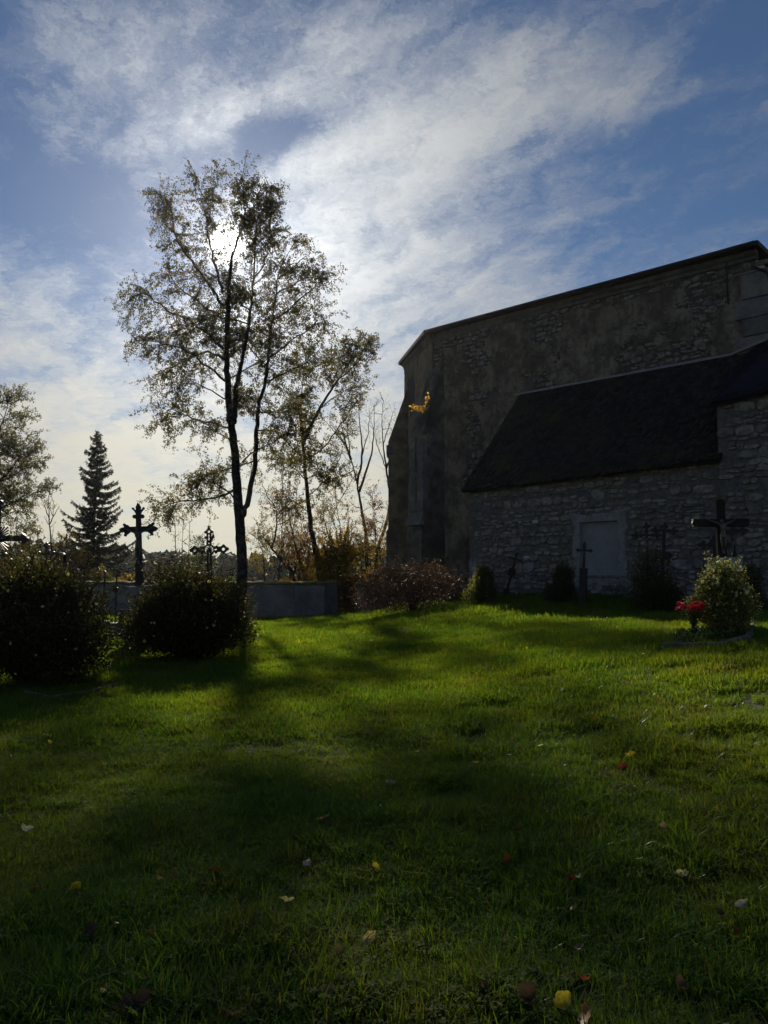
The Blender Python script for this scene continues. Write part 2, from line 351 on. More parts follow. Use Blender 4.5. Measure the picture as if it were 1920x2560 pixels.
# ------------------------------------------------------------------ the church
C1 = Vector((2.036, 31.4)); U = Vector((.731, -.682)); NR = Vector((-.682, -.731))
LT = 3.50                                        # how far the lean-to stands out from the choir wall
def Wd(s, dd, z): p = C1 + U * s + NR * dd; return Vector((p.x, p.y, z))
def hit(px, py, dd):
    r = ray(px, py); o = Vector((0, 0, EYE)); n3 = Vector((NR.x, NR.y, 0)); p0 = Wd(0, dd, 0)
    t = (p0 - o).dot(n3) / r.dot(n3); p = o + r * t
    return (Vector((p.x, p.y)) - C1).dot(U), p.z
church = thing('church', 'old grey rubble stone church with long dark lean-to roof and angled apse', 'church', Wd(5, 1, .9))
def frame_sheet(name, O, u, n, s_arr, z_arr, dfun, matl, parent, hole=None, attr=None):
    """relief sheet on a vertical plane: O origin (x,y), u along, n out; dfun(s,z) is how far it stands out"""
    S, Z = np.meshgrid(s_arr, z_arr); D = dfun(S, Z)
    V = np.c_[(O[0] + u[0] * S + n[0] * D).ravel(), (O[1] + u[1] * S + n[1] * D).ravel(), Z.ravel()]
    k = len(s_arr); i_, j_ = np.meshgrid(np.arange(k - 1), np.arange(len(z_arr) - 1)); a = (j_ * k + i_).ravel()
    Fq = np.c_[a, a + 1, a + k + 1, a + k]
    sc = .5 * (S[:-1, :-1] + S[1:, 1:]).ravel(); zc = .5 * (Z[:-1, :-1] + Z[1:, 1:]).ravel()
    keep = np.ones(len(a), bool)
    if hole is not None: keep = ~hole(sc, zc)
    t = attr(sc, zc)[keep] if attr is not None else None
    return np_mesh(name, V, Fq[keep], matl, parent, tint=t, smooth=True)
def wallmat(name, mortar, plA, plB, stain):
    m, nt = newmat(name); g = nt.n('ShaderNodeNewGeometry').outputs['Position']
    at = nt.n('ShaderNodeAttribute', attribute_name='tint').outputs['Fac']
    n1 = nt.noise(g, 1.4, 12, .72); n2 = nt.noise(g, 9, 7, .65); n3 = nt.noise(g, 40, 3, .6)
    st = nt.n('ShaderNodeMapping'); nt.t.links.new(g, st.inputs[0]); st.inputs['Scale'].default_value = (2.2, 2.2, .35)
    n4 = nt.noise(st.outputs[0], 2.0, 5, .6)                                  # rain streaks
    pl = nt.mix(nt.step(n1, .42, .60), c4(plA), c4(plB)); pl = nt.mix(nt.m('MULTIPLY', nt.step(n4, .52, .62), .45), pl, c4(stain))
    pl = nt.mix(nt.m('MULTIPLY', nt.step(n2, .5, .75), .4), pl, c4([x * .6 for x in plA]))
    mo = nt.mix(nt.step(n2, .35, .7), c4(mortar), c4([x * .55 for x in mortar]))
    col = nt.mix(nt.step(at, .3, .7), mo, pl)
    sp = nt.noise(g, 4.5, 9, .74); col = nt.mix(nt.m('MULTIPLY', nt.step(sp, .50, .57), .6), col, nt.mix(.5, col, c4([x * .35 for x in plA])))
    finish(nt, princ(nt, col, .92, .15, nt.m('ADD', n2, nt.m('MULTIPLY', n3, .4)), 1.0, .035)); return m
M_choir = wallmat('choir plaster', (.135, .122, .10), (.15, .13, .10), (.33, .29, .22), (.12, .11, .095))
M_lean = wallmat('lean-to mortar', (.19, .187, .182), (.28, .285, .295), (.34, .345, .35), (.21, .215, .225))
STONES = []                                       # (area, function that builds it as an object, function that adds it to a joint mesh)
def stone_shape(w, h, d0, r):
    k = 10; pts = []
    rr = [r.uniform(.80, 1.0) for _ in range(k)]; e = r.uniform(2.4, 4.5); ph = r.uniform(0, .4)
    for i in range(k):
        a = 2 * math.pi * i / k + ph; c, s_ = math.cos(a), math.sin(a)
        q = (abs(c) ** e + abs(s_) ** e) ** (-1 / e)
        pts.append((c * q * w / 2 * (.86 + .14 * rr[i]), s_ * q * h / 2 * (.84 + .16 * rr[i])))
    tx, tz = r.uniform(-.12, .12), r.uniform(-.15, .15)
    V = [(x, -.03, z) for x, z in pts] + [(x * .98, d0 * .55, z * .97) for x, z in pts] + [(x * .80, d0 + tx * x + tz * z + r.uniform(-.006, .006), z * .76) for x, z in pts]
    Fc = [(i, (i + 1) % k, k + (i + 1) % k, k + i) for i in range(k)] + [(k + i, k + (i + 1) % k, 2 * k + (i + 1) % k, 2 * k + i) for i in range(k)] + [tuple(range(2 * k, 3 * k))]
    return V, Fc
def rubble(O, u, n, s0, s1, z0, z1, accept, parent, seed, hmin=.09, hmax=.26, joint=.018, depth=(.018, .05), zslope=0.0):
    r = random.Random(seed); z = z0
    while z < z1:
        h = r.uniform(hmin, hmax) * r.choice([.7, 1, 1, 1.25]); s = s0 + r.uniform(-.1, 0)
        while s < s1:
            w = h * r.uniform(1.0, 3.2) if h < .2 else h * r.uniform(.8, 2.0); w = min(max(w, .11), .75)
            hh = h * r.uniform(.62, 1.15)
            cells = [(s + w / 2, z + hh / 2, w, hh)]
            if h > .19 and r.random() < .35: cells = [(s + w / 2, z + hh * .26, w, hh * .5), (s + w * .25, z + hh * .76, w * .5, hh * .46), (s + w * .75, z + hh * .76, w * .5, hh * .46)]
            for cs, cz, cw, ch in cells:
                zz = cz + zslope * cs + r.uniform(-.035, .035)
                if accept(cs, zz, cw, ch):
                    V, Fc = stone_shape(cw - joint, ch - joint, r.uniform(*depth), r); an = r.uniform(-.13, .13)
                    pts = []
                    for x, y, zv in V:
                        x2, z2 = x * math.cos(an) - zv * math.sin(an), x * math.sin(an) + zv * math.cos(an)
                        pts.append((O[0] + u[0] * (cs + x2) + n[0] * y, O[1] + u[1] * (cs + x2) + n[1] * y, zz + z2))
                    STONES.append((cw * ch, pts, Fc, parent))
            s += w
        z += h
# --- choir wall (long side), eave measured on the photograph's line
sA, zA = hit(1085, 815, .40); sB, zB = hit(1886, 597, .40)
LEN = sB - .12
eave = lambda s: zA + (zB - zA) * (np.asarray(s) - sA) / (sB - sA) - .42      # underside of the cornice
zb = .2
s_arr = np.linspace(0, LEN, int(LEN / .06)); z_arr = np.linspace(zb, max(zA, zB), int((max(zA, zB) - zb) / .06))
def choir_plaster(S, Z):
    f = fbm(S * .55 + 3, Z * .75 + 8, 1.3, 6, .68) + .10 * (fbm(S * 2.3, Z * 3.1, 7, 3) - .5)
    f = f + .16 * sstep(1.4, .3, np.abs(S - .9)) * (Z < 8.6) - .22 * sstep(.75, .0, eave(S) - Z) - .12 * sstep(.7, .1, LEN - S) - .16 * sstep(.35, .05, S)
    f = f - .08 * sstep(1.0, .2, np.abs(S - 5.4)) - .10 * sstep(.8, .2, np.abs(S - 2.2)) + .05 * sstep(1.2, .3, np.abs(S - 4.0))
    return sstep(.425, .46, f)
def choir_d(S, Z): return .010 + .030 * choir_plaster(S, Z) + .016 * sstep(.44, .50, fbm(S * .8 + 50, Z * 1.1 + 3, 2, 6, .65)) * choir_plaster(S, Z) + (fbm(S * 5, Z * 5, 4, 4, .6) - .5) * .055
choir_wall = frame_sheet('choir_wall', C1, U, NR, s_arr, z_arr, choir_d, M_choir, church, attr=choir_plaster)
rubble(C1, U, NR, .1, LEN - .1, 4.2, max(zA, zB), lambda s, z, w, h: z < eave(s) and (z > 4.6 or s < 3) - .0 * s and float(choir_plaster(np.array(s), np.array(z))) < .45, choir_wall, 11, .09, .24, depth=(.012, .042))
# core, so that the building is closed
A2 = Vector((1.02, 35.8)); sdA = ((A2 - C1).dot(U), (A2 - C1).dot(NR))
foot = [(0, -.06), (LEN, -.06), (LEN, -8), (0, -8), (sdA[0], -8 - sdA[1]), sdA]
ztop = float(min(eave(0), eave(LEN)))
m = MB()
m.hexa([Wd(s, dd, -.4) for s, dd in foot[::-1]], [Wd(s, dd, float(eave(s)) if dd > -1 and s >= 0 else float(eave(max(s, 0)))) for s, dd in foot[::-1]])
m.build('inner_wall', M_butt, church, world=True)
def face_frame(a, b):
    u = (b - a).normalized(); return u
# apse side face
ua = (A2 - C1).normalized(); na = Vector((-ua.y, ua.x)); na = na if na.dot(Vector((-1, 0))) > 0 else -na
La = (A2 - C1).length
def apse_d(S, Z): return .03 + .03 * sstep(.42, .5, fbm(S * .9 + 20, Z * .5 + 3, 2, 5)) + (fbm(S * 6, Z * 6, 9, 3) - .5) * .035
M_apse = wallmat('apse plaster', (.14, .135, .12), (.22, .20, .155), (.32, .29, .22), (.15, .15, .145))
frame_sheet('apse_wall', C1, ua, na, np.linspace(-.03, La, 60), np.linspace(zb, float(eave(0)) + .2, 150), apse_d, M_apse, church, attr=lambda S, Z: sstep(.40, .5, fbm(S * .9 + 20, Z * .5 + 3, 2, 5)))
# end wall at the near corner
m = MB(); m.hexa([Wd(LEN + .004, -.02, .2), Wd(LEN + .03, -.02, .2), Wd(LEN + .03, -8, .2), Wd(LEN + .004, -8, .2)], [Wd(LEN + .004, -.02, zB - .45), Wd(LEN + .03, -.02, zB - .45), Wd(LEN + .03, -8, zB - .45), Wd(LEN + .004, -8, zB - .45)])
m.build('end_wall', M_endwall, church, world=True)
# cornice blocks and roof edge
k = 11; cuts = np.linspace(-.05, LEN + .10, k + 1); cuts[1:-1] += rng.uniform(-.15, .15, k - 1)
def ez(s, o): return float(eave(s)) + o
for i in range(k):
    a, b = cuts[i] + .008, cuts[i + 1] - .008; j = rng.uniform(-.012, .012)
    prof = [(-.02, -.10), (.09 + j, -.08), (.10 + j, .02), (.19 + j, .08), (.20 + j, .20), (-.02, .20)]
    m = MB(); m.hexa([Wd(a, p, ez(a, z)) for p, z in prof], [Wd(b, p, ez(b, z)) for p, z in prof]); m.build('cornice_block', M_cornice, church, world=True, bevel=.012)
for a, b in zip(np.linspace(0, La, 5)[:-1], np.linspace(0, La, 5)[1:]):
    prof = [(0, -.10), (.10, -.08), (.11, .02), (.19, .08), (.20, .20), (0, .20)]; z0 = float(eave(0))
    f3 = lambda t, p, z: Vector((C1.x + ua.x * t + na.x * p, C1.y + ua.y * t + na.y * p, z0 + z))
    m = MB(); m.hexa([f3(a + .008, p, z) for p, z in prof], [f3(b - .008, p, z) for p, z in prof]); m.build('cornice_block', M_cornice, church, world=True, bevel=.012)
def roof_pt(s, dd, z): return Wd(s, dd, z)
ov = .40
rp = [(-.15, ov), (LEN + .22, ov), (LEN + .22, -8.3), (0, -8.3), (sdA[0] - .35, -8 - sdA[1] - .1), (sdA[0] - .35, sdA[1] + .12)]
m = MB()
lo = [Wd(s, dd, (ez(min(max(s, 0), LEN), .21))) for s, dd in rp][::-1]
m.hexa(lo, [p + Vector((0, 0, .15)) for p in lo])
cen = Wd(5, -4, zB + 1.0)
up = [p + Vector((0, 0, .151)) for p in lo]
m.add(up + [cen], [(i, (i + 1) % 6, 6) for i in range(6)])
roof = m.build('roof', M_roofedge, church, world=True)
m = MB(); m.tube([Wd(s, .445, ez(s, .27)) for s in np.linspace(0, LEN + .15, 12)], .055, 8); m.build('gutter', M_roofedge, roof, world=True, smooth=True)
for s in np.linspace(.8, LEN - .3, 10):
    m = MB(); m.tube([Wd(s, .20, ez(s, .17)), Wd(s, .40, ez(s, .19)), Wd(s, .51, ez(s, .30))], .014, 5); m.build('gutter_bracket', M_roofedge, roof, world=True)
m = MB(); m.tube([Wd(LEN - .8, .12, ez(LEN - .8, .1)), Wd(LEN - .8, .10, ez(LEN - .8, -1.3))], .022, 6); m.build('downpipe', M_roofedge, church, world=True)
# buttresses
def buttress(c, o, w, L, z_wall, z_front, zbase, matl, steps, name='buttress', capm=M_quoin, zs=None):
    o = o.normalized(); p = Vector((o.y, -o.x)); p = p if p.y < 0 else -p
    def pt(l, ww, z): q = c + o * l + p * ww; return Vector((q.x, q.y, z))
    m = MB()
    prof = [(-.4, zbase), (L, zbase), (L, z_front), (-.06, z_wall), (-.4, z_wall)]
    if steps:
        zs0, ex = steps; prof = [(-.4, zbase), (L + ex, zbase), (L + ex, zs0), (L, zs0 + ex * 1.6), (L, z_front), (-.06, z_wall), (-.4, z_wall)]
    m.hexa([pt(l, w / 2, z) for l, z in prof], [pt(l, -w / 2, z) for l, z in prof])
    b = m.build(name, matl, church, world=True, bevel=.02)
    return b, pt
b2, pt2 = buttress(A2 + Vector((0, -.1)), Vector((-1, .04)), 1.09, .80, P(1037, 985, 36.0).z, P(980, 1111, 36.0).z, -.3, M_butt2, (P(965, 1330, 35.6).z, .10))
m = MB(); zc = P(970, 1127, 35.6).z
m.hexa([pt2(.58, .60, zc - .24), pt2(.89, .60, zc - .24), pt2(.89, -.60, zc - .24), pt2(.58, -.60, zc - .24)], [pt2(.58, .60, zc + .22), pt2(.89, .60, zc + .20), pt2(.89, -.60, zc + .20), pt2(.58, -.60, zc + .22)])
m.build('cap', M_quoin, b2, world=True, bevel=.02)
o1 = Vector((-.86, -.51))
b1, pt1 = buttress(C1 + Vector((.14, -.06)), o1, .97, 1.03, P(1120, 893, 31.2).z, P(1033, 1092, 30.8).z, -.2, M_butt, None)
zq = P(1035, 1300, 30.6).z
m = MB(); lo = [pt1(.99, .53, zq - .20), pt1(1.21, .53, zq - .20), pt1(1.21, -.53, zq - .20), pt1(.99, -.53, zq - .20)]; hi = [pt1(.99, .53, zq + .34), pt1(1.07, .53, zq + .26), pt1(1.07, -.53, zq + .26), pt1(.99, -.53, zq + .34)]
m.hexa(lo, hi); m.build('drip_stone', M_quoin, b1, world=True, bevel=.015)
m = MB(); m.hexa([pt1(1.01, .50, -.2), pt1(1.13, .50, -.2), pt1(1.13, -.50, -.2), pt1(1.01, -.50, -.2)], [pt1(1.01, .50, zq - .21), pt1(1.13, .50, zq - .21), pt1(1.13, -.50, zq - .21), pt1(1.01, -.50, zq - .21)]); m.build('buttress_foot', M_butt, b1, world=True, bevel=.015)
z = zq + .36; i = 0
while z < P(1033, 1092, 30.8).z - .1:
    h = random.uniform(.32, .62); zt = min(z + h, P(1033, 1092, 30.8).z)
    lw = .30 if i % 2 else .46
    m = MB(); m.hexa([pt1(1.035 - lw, -.497, z + .01), pt1(1.045, -.497, z + .01), pt1(1.045, -.1, z + .01), pt1(1.035 - lw, -.1, z + .01)], [pt1(1.035 - lw, -.497, zt), pt1(1.045, -.497, zt), pt1(1.045, -.1, zt), pt1(1.035 - lw, -.1, zt)])
    m.build('quoin', M_quoin, b1, world=True, bevel=.012)
    m = MB(); m.hexa([pt1(1.035 - lw * .7, .498, z + .01), pt1(1.044, .498, z + .01), pt1(1.044, .12, z + .01), pt1(1.035 - lw * .7, .12, z + .01)], [pt1(1.035 - lw * .7, .498, zt), pt1(1.044, .498, zt), pt1(1.044, .12, zt), pt1(1.035 - lw * .7, .12, zt)])
    m.build('quoin', M_quoin, b1, world=True, bevel=.012); z = zt; i += 1
# pier at the near end of the choir wall, of big dressed blocks, with a small sloping cap
zp = hit(1890, 672, .1)[1]; z = 5.0; i = 0
while z < zp - .05:
    h = random.uniform(.5, .95); zt = min(z + h, zp); s0 = LEN - (.62 if i % 2 else .42)
    m = MB(); m.hexa([Wd(s0, -.05, z + .01), Wd(LEN + .36, -.05, z + .01), Wd(LEN + .36, .11, z + .01), Wd(s0, .11, z + .01)][::-1], [Wd(s0, -.05, zt), Wd(LEN + .36, -.05, zt), Wd(LEN + .36, .11 - .03 * (i % 2), zt), Wd(s0, .11 - .03 * (i % 2), zt)][::-1])
    m.build('pier_block', M_quoin, church, world=True, bevel=.03); z = zt; i += 1
m = MB(); m.hexa([Wd(LEN + .02, -.9, zp + .0), Wd(LEN + .52, -.9, zp - .36), Wd(LEN + .52, .18, zp - .36), Wd(LEN + .02, .18, zp)][::-1], [Wd(LEN + .02, -.9, zp + .08), Wd(LEN + .54, -.9, zp - .28), Wd(LEN + .54, .20, zp - .28), Wd(LEN + .02, .20, zp + .08)][::-1])
m.build('pier_cap', M_roofedge, church, world=True)
# --- lean-to
l0, ze0 = hit(1167, 1222, LT); l1, ze1 = hit(1797, 1142, LT)
leave = lambda s: ze0 + (ze1 - ze0) * (np.asarray(s) - l0) / (l1 - l0)
t0, zt0 = hit(1290, 988, .08); t1, zt1 = hit(1833, 887, .08)
lt_top = lambda s: zt0 + (zt1 - zt0) * (np.asarray(s) - t0) / (t1 - t0)
w0, wz1 = hit(1450, 1306, LT); w1, _ = hit(1545, 1303, LT); _, wz0 = hit(1500, 1437, LT)
L0 = l0 + .10
lz0 = .2
OL = C1 + NR * LT
s_arr = np.unique(np.r_[np.linspace(L0, l1 + 3, int((l1 + 3 - L0) / .05)), w0 - .001, w0, w1, w1 + .001]); z_arr = np.unique(np.r_[np.linspace(lz0, float(max(ze0, ze1)) + .02, 66), wz0 - .001, wz0, wz1, wz1 + .001])
def lean_plaster(S, Z):
    f = fbm(S * .8 + 31, Z * .8 + 2, 5.1, 5, .55) * .9
    e = np.maximum(np.maximum(w0 - S, S - w1), np.maximum((wz0 - Z), Z - wz1))
    f = f + .55 * sstep(.42, .10, e + .22 * (fbm(S * 4, Z * 4, 2, 3) - .5)) + .5 * sstep(.55, .05, S - L0) * sstep(1.0, .2, Z - 1.6) - .03
    return sstep(.58, .64, f)
def lean_d(S, Z): return .004 + .032 * lean_plaster(S, Z) + (fbm(S * 7, Z * 7, 4, 3) - .5) * .03
inwin = lambda s, z: (s > w0) & (s < w1) & (z > wz0) & (z < wz1)
lean_wall = frame_sheet('lean_to_wall', OL, U, NR, s_arr, z_arr, lambda S, Z: lean_d(S, Z), M_lean, church, hole=lambda s, z: inwin(s, z) | (z > leave(np.minimum(s, l1)) + .0), attr=lean_plaster)
def okl(s, z, w, h):
    if z + h / 2 > float(leave(s)) - .03 or s + w / 2 > l1 or s - w / 2 < L0 - .02: return False
    if s + w / 2 > w0 - .03 and s - w / 2 < w1 + .03 and z + h / 2 > wz0 - .04 and z - h / 2 < wz1 + .03: return False
    return float(lean_plaster(np.array(s), np.array(z))) < .5
rubble(OL, U, NR, L0, l1, .5, float(max(ze0, ze1)), okl, lean_wall, 5, .10, .27, depth=(.02, .055), zslope=.01)
# pale stones and a shield-shaped slab set in the wall
for px, py, w, h, nm in [(1340, 1305, .26, .14, 'pale_stone'), (1302, 1306, .11, .08, 'pale_stone'), (1318, 1394, .22, .13, 'pale_stone'), (1214, 1373, .11, .06, 'pale_stone'), (1702, 1268, .14, .20, 'pale_stone'), (1725, 1263, .34, .10, 'pale_stone'), (1784, 1257, .26, .09, 'pale_stone'), (1697, 1292, .17, .09, 'pale_stone'), (1757, 1283, .15, .10, 'pale_stone'), (1722, 1381, .20, .14, 'pale_stone')]:
    s, z = hit(px, py, LT); V, Fc = stone_shape(w, h, .075, random); mm = MB()
    mm.add([Wd(s + x, LT + y, z + zv) for x, y, zv in V], Fc); mm.build(nm, M_pale if px < 1400 else M_quoin, lean_wall, world=True)
s, z = hit(1328, 1416, LT); out = [(-.13, .14), (-.05, .10), (0, .13), (.06, .10), (.13, .14), (.13, -.04), (.07, -.13), (-.07, -.13), (-.12, -.04)]
m = MB(); m.hexa([Wd(s + x, LT - .02, z + zz) for x, zz in out], [Wd(s + x, LT + .065, z + zz) for x, zz in out]); m.build('shield_slab', M_panel, lean_wall, world=True)
# closed body of the lean-to behind the sheet
m = MB()
m.hexa([Wd(L0, LT - .18, -.3), Wd(L0, 0, -.3), Wd(l1 + 3, 0, -.3), Wd(l1 + 3, LT - .18, -.3)][::-1], [Wd(L0, LT - .18, float(ze0) - .02), Wd(L0, 0, zt0 - .14), Wd(l1 + 3, 0, zt1 - .14), Wd(l1 + 3, LT - .18, float(ze1) - .02)][::-1])
m.build('lean_to_body', M_butt, church, world=True)
# walled-up window
m = MB(); g_ = .11
fr = [(w0, wz0), (w1, wz0), (w1, wz1), (w0, wz1)]
outer = [Wd(s, LT + .03, z) for s, z in fr]; inner = [Wd(s, LT - g_, z) for s, z in fr]
m.add(outer + inner, [(i, (i + 1) % 4, 4 + (i + 1) % 4, 4 + i) for i in range(4)] + [(4, 5, 6, 7)])
# the core must not fill the recess: hang the panel on the face instead
ns = 30; win = m.build('walled_up_window', M_panel, church, world=True); 
m = MB(); m.hexa([Wd(w0 - .08, LT - .02, wz0 - .07), Wd(w1 + .10, LT - .02, wz0 - .07), Wd(w1 + .10, LT + .075, wz0 - .07), Wd(w0 - .08, LT + .075, wz0 - .07)][::-1], [Wd(w0 - .08, LT - .02, wz0 - .004), Wd(w1 + .10, LT - .02, wz0 - .004), Wd(w1 + .10, LT + .07, wz0 - .008), Wd(w0 - .08, LT + .07, wz0 - .008)][::-1])
m.build('sill', M_quoin, win, world=True, bevel=.01)
# --- lean-to roof: boards under courses of shingles
def roof_of(name, sl, sr, eavef, topf, dE, dT, matl, rows, wmin, wmax, seed, parent, th=.05):
    r = random.Random(seed)
    base = lambda s, t: Wd(s, dE + (dT - dE) * t, float(eavef(s)) * (1 - t) + float(topf(s)) * t)
    m = MB(); q = [base(sl, 0), base(sr, 0), base(sr, 1), base(sl, 1)]
    m.hexa([p - Vector((0, 0, .10)) for p in q], q); ro = m.build(name, matl, parent, world=True)
    V = []; Fq = []; nrm = (q[1] - q[0]).cross(q[3] - q[0]).normalized()
    if nrm.z < 0: nrm = -nrm
    for i in range(rows):
        ta, tb = i / rows - .012, (i + 1.35) / rows; s = sl - r.uniform(0, wmax)
        while s < sr:
            w = r.uniform(wmin, wmax); a, b = max(s + .004, sl - .03), min(s + w - .004, sr + .03); s += w
            if b - a < .03: continue
            jt = r.uniform(-.014, .010); l = r.uniform(.022, .058)
            p = [base(a, ta + jt) + nrm * l, base(b, ta + jt) + nrm * l, base(b, min(tb, 1)) + nrm * .006, base(a, min(tb, 1)) + nrm * .006]
            k = len(V); V += [tuple(x) for x in p] + [tuple(x - nrm * (.022 if j < 2 else .004)) for j, x in enumerate(p)]
            Fq += [(k, k + 1, k + 2, k + 3), (k + 4, k + 5, k + 1, k), (k + 5, k + 6, k + 2, k + 1), (k + 7, k + 4, k, k + 3)]
    tag(np_mesh('shingles', V, Fq, matl, ro, tint=rng.random(len(Fq))), kind='stuff'); return ro
def shinglemat(name, a, b, moss, mossamt):
    m, nt = newmat(name); g = nt.n('ShaderNodeNewGeometry').outputs['Position']; at = nt.n('ShaderNodeAttribute', attribute_name='tint').outputs['Fac']
    n1 = nt.noise(g, .9, 6, .62); n2 = nt.noise(g, 14, 5, .6); ms = nt.noise(g, 3.5, 5, .6)
    col = nt.mix(nt.m('MULTIPLY', at, .8), c4(a), c4(b)); col = nt.mix(nt.m('MULTIPLY', nt.step(n2, .45, .7), .5), col, c4([x * .6 for x in a]))
    col = nt.mix(nt.m('MULTIPLY', nt.m('MULTIPLY', nt.step(n1, .48, .66), nt.step(ms, .45, .6)), mossamt), col, c4(moss))
    finish(nt, princ(nt, col, .85, .2, n2, .5, .01)); return m
M_sh = shinglemat('lean-to shingles', (.016, .017, .017), (.062, .062, .057), (.048, .068, .014), 1.0)
M_sl = shinglemat('annex slates', (.014, .016, .022), (.026, .029, .038), (.02, .025, .016), .3)
lroof = roof_of('lean_to_roof', l0 - .02, l1 + .12, lambda s: leave(s) - .06, lt_top, LT + .22, .05, M_sh, 34, .11, .22, 4, church)
m = MB(); m.hexa([Wd(L0, LT + .0, float(leave(L0)) - .12), Wd(l1, LT + .0, float(leave(l1)) - .12), Wd(l1, LT + .10, float(leave(l1)) - .11), Wd(L0, LT + .10, float(leave(L0)) - .11)][::-1], [Wd(L0, LT, float(leave(L0)) - .02), Wd(l1, LT, float(leave(l1)) - .02), Wd(l1, LT + .12, float(leave(l1)) - .09), Wd(L0, LT + .12, float(leave(L0)) - .09)][::-1])
m.build('eave_board', M_board, lroof, world=True)
m = MB()
for a, b in ((t0, t1),): m.hexa([Wd(a, .045, float(lt_top(a)) + .02), Wd(b, .045, float(lt_top(b)) + .02), Wd(b, .12, float(lt_top(b)) - .02), Wd(a, .12, float(lt_top(a)) - .02)], [Wd(a, .045, float(lt_top(a)) + .075), Wd(b, .045, float(lt_top(b)) + .075), Wd(b, .135, float(lt_top(b)) + .03), Wd(a, .135, float(lt_top(a)) + .03)])
m.build('flashing', M_flash, lroof, world=True)
# --- taller annex at the right edge
a0_, az = hit(1792, 1004, LT + .12); a1_ = a0_ + 3.6; _, az1 = hit(1920, 976, LT + .12); sR = hit(1920, 976, LT + .12)[0]
aeave = lambda s: az + (az1 - az) * (np.asarray(s) - a0_) / (sR - a0_)
ta0, taz0 = hit(1834, 886, .10); ta1, taz1 = hit(1912, 853, .10)
atop = lambda s: taz0 + (taz1 - taz0) * (np.asarray(s) - ta0) / (ta1 - ta0)
OA = C1 + NR * (LT + .12)
annex_wall = frame_sheet('annex_wall', OA, U, NR, np.linspace(a0_, a1_, 64), np.linspace(.4, float(max(aeave(a0_), aeave(a1_))), 100), lambda S, Z: .0 + (fbm(S * 7, Z * 7, 14, 3) - .5) * .03, M_lean, church, hole=lambda s, z: z > aeave(s), attr=lambda S, Z: sstep(.60, .66, fbm(S * .9 + 11, Z * .9 + 12, 1.1, 5)))
rubble(OA, U, NR, a0_ - .02, a1_, 0.5, 8.2, lambda s, z, w, h: z + h / 2 < float(aeave(s)) - .03 and s - w / 2 > a0_ - .05 and s < sR + .4, annex_wall, 21, .13, .34, depth=(.025, .06))
m = MB(); m.hexa([Wd(a0_ + .01, LT + .08, -.2), Wd(a0_ + .01, 0, -.2), Wd(a1_, 0, -.2), Wd(a1_, LT + .08, -.2)][::-1], [Wd(a0_ + .01, LT + .08, float(aeave(a0_)) - .01), Wd(a0_ + .01, 0, float(atop(a0_)) - .15), Wd(a1_, 0, float(atop(a1_)) - .15), Wd(a1_, LT + .08, float(aeave(a1_)) - .01)][::-1])
m.build('annex_body', M_quoin, church, world=True)
aroof = roof_of('annex_roof', a0_ - .08, a1_, lambda s: aeave(s) - .04, atop, LT + .30, .05, M_sl, 30, .12, .2, 9, church)
m = MB(); a, b = t1, LEN + .3; m.hexa([Wd(a, .10, float(atop(a)) + .0), Wd(b, .14, float(atop(b)) + .0), Wd(b, .20, float(atop(b)) - .03), Wd(a, .20, float(atop(a)) - .03)], [Wd(a, .10, float(atop(a)) + .07), Wd(b, .14, float(atop(b)) + .07), Wd(b, .22, float(atop(b)) + .03), Wd(a, .22, float(atop(a)) + .03)]); m.build('flashing', M_flash, aroof, world=True)
# stones: the 280 largest as objects of their own, the rest joined per wall
STONES.sort(key=lambda t: -t[0])
for ar, pts, Fc, par in STONES[:280]:
    m = MB(); m.add(pts, Fc); m.build('stone', M_stone, par, world=True)
rest = {}
for ar, pts, Fc, par in STONES[280:]: rest.setdefault(par.name, (par, MB()))[1].add(pts, Fc)
M_stone2 = None
def stonefield():
    m, nt = newmat('small rubble stones'); g = nt.n('ShaderNodeNewGeometry'); r = g.outputs['Random Per Island']
    n1 = nt.noise(g.outputs['Position'], 9, 7, .62)
    col = nt.mix(nt.step(n1, .35, .65), c4((.15, .145, .135)), c4((.31, .292, .262)))
    hv = nt.n('ShaderNodeHueSaturation'); nt.put(hv.inputs['Color'], col); nt.put(hv.inputs['Value'], nt.m('ADD', .68, nt.m('MULTIPLY', r, .64))); nt.put(hv.inputs['Hue'], nt.m('ADD', .48, nt.m('MULTIPLY', nt.m('FRACT', nt.m('MULTIPLY', r, 7.3)), .04)))
    finish(nt, princ(nt, hv.outputs[0], .85, .25, n1, .8, .03)); return m
for par, mb in rest.values(): tag(mb.build('small_stones', stonefield() if M_stone2 is None else M_stone2, par, world=True), kind='stuff'); M_stone2 = MATS['small rubble stones']
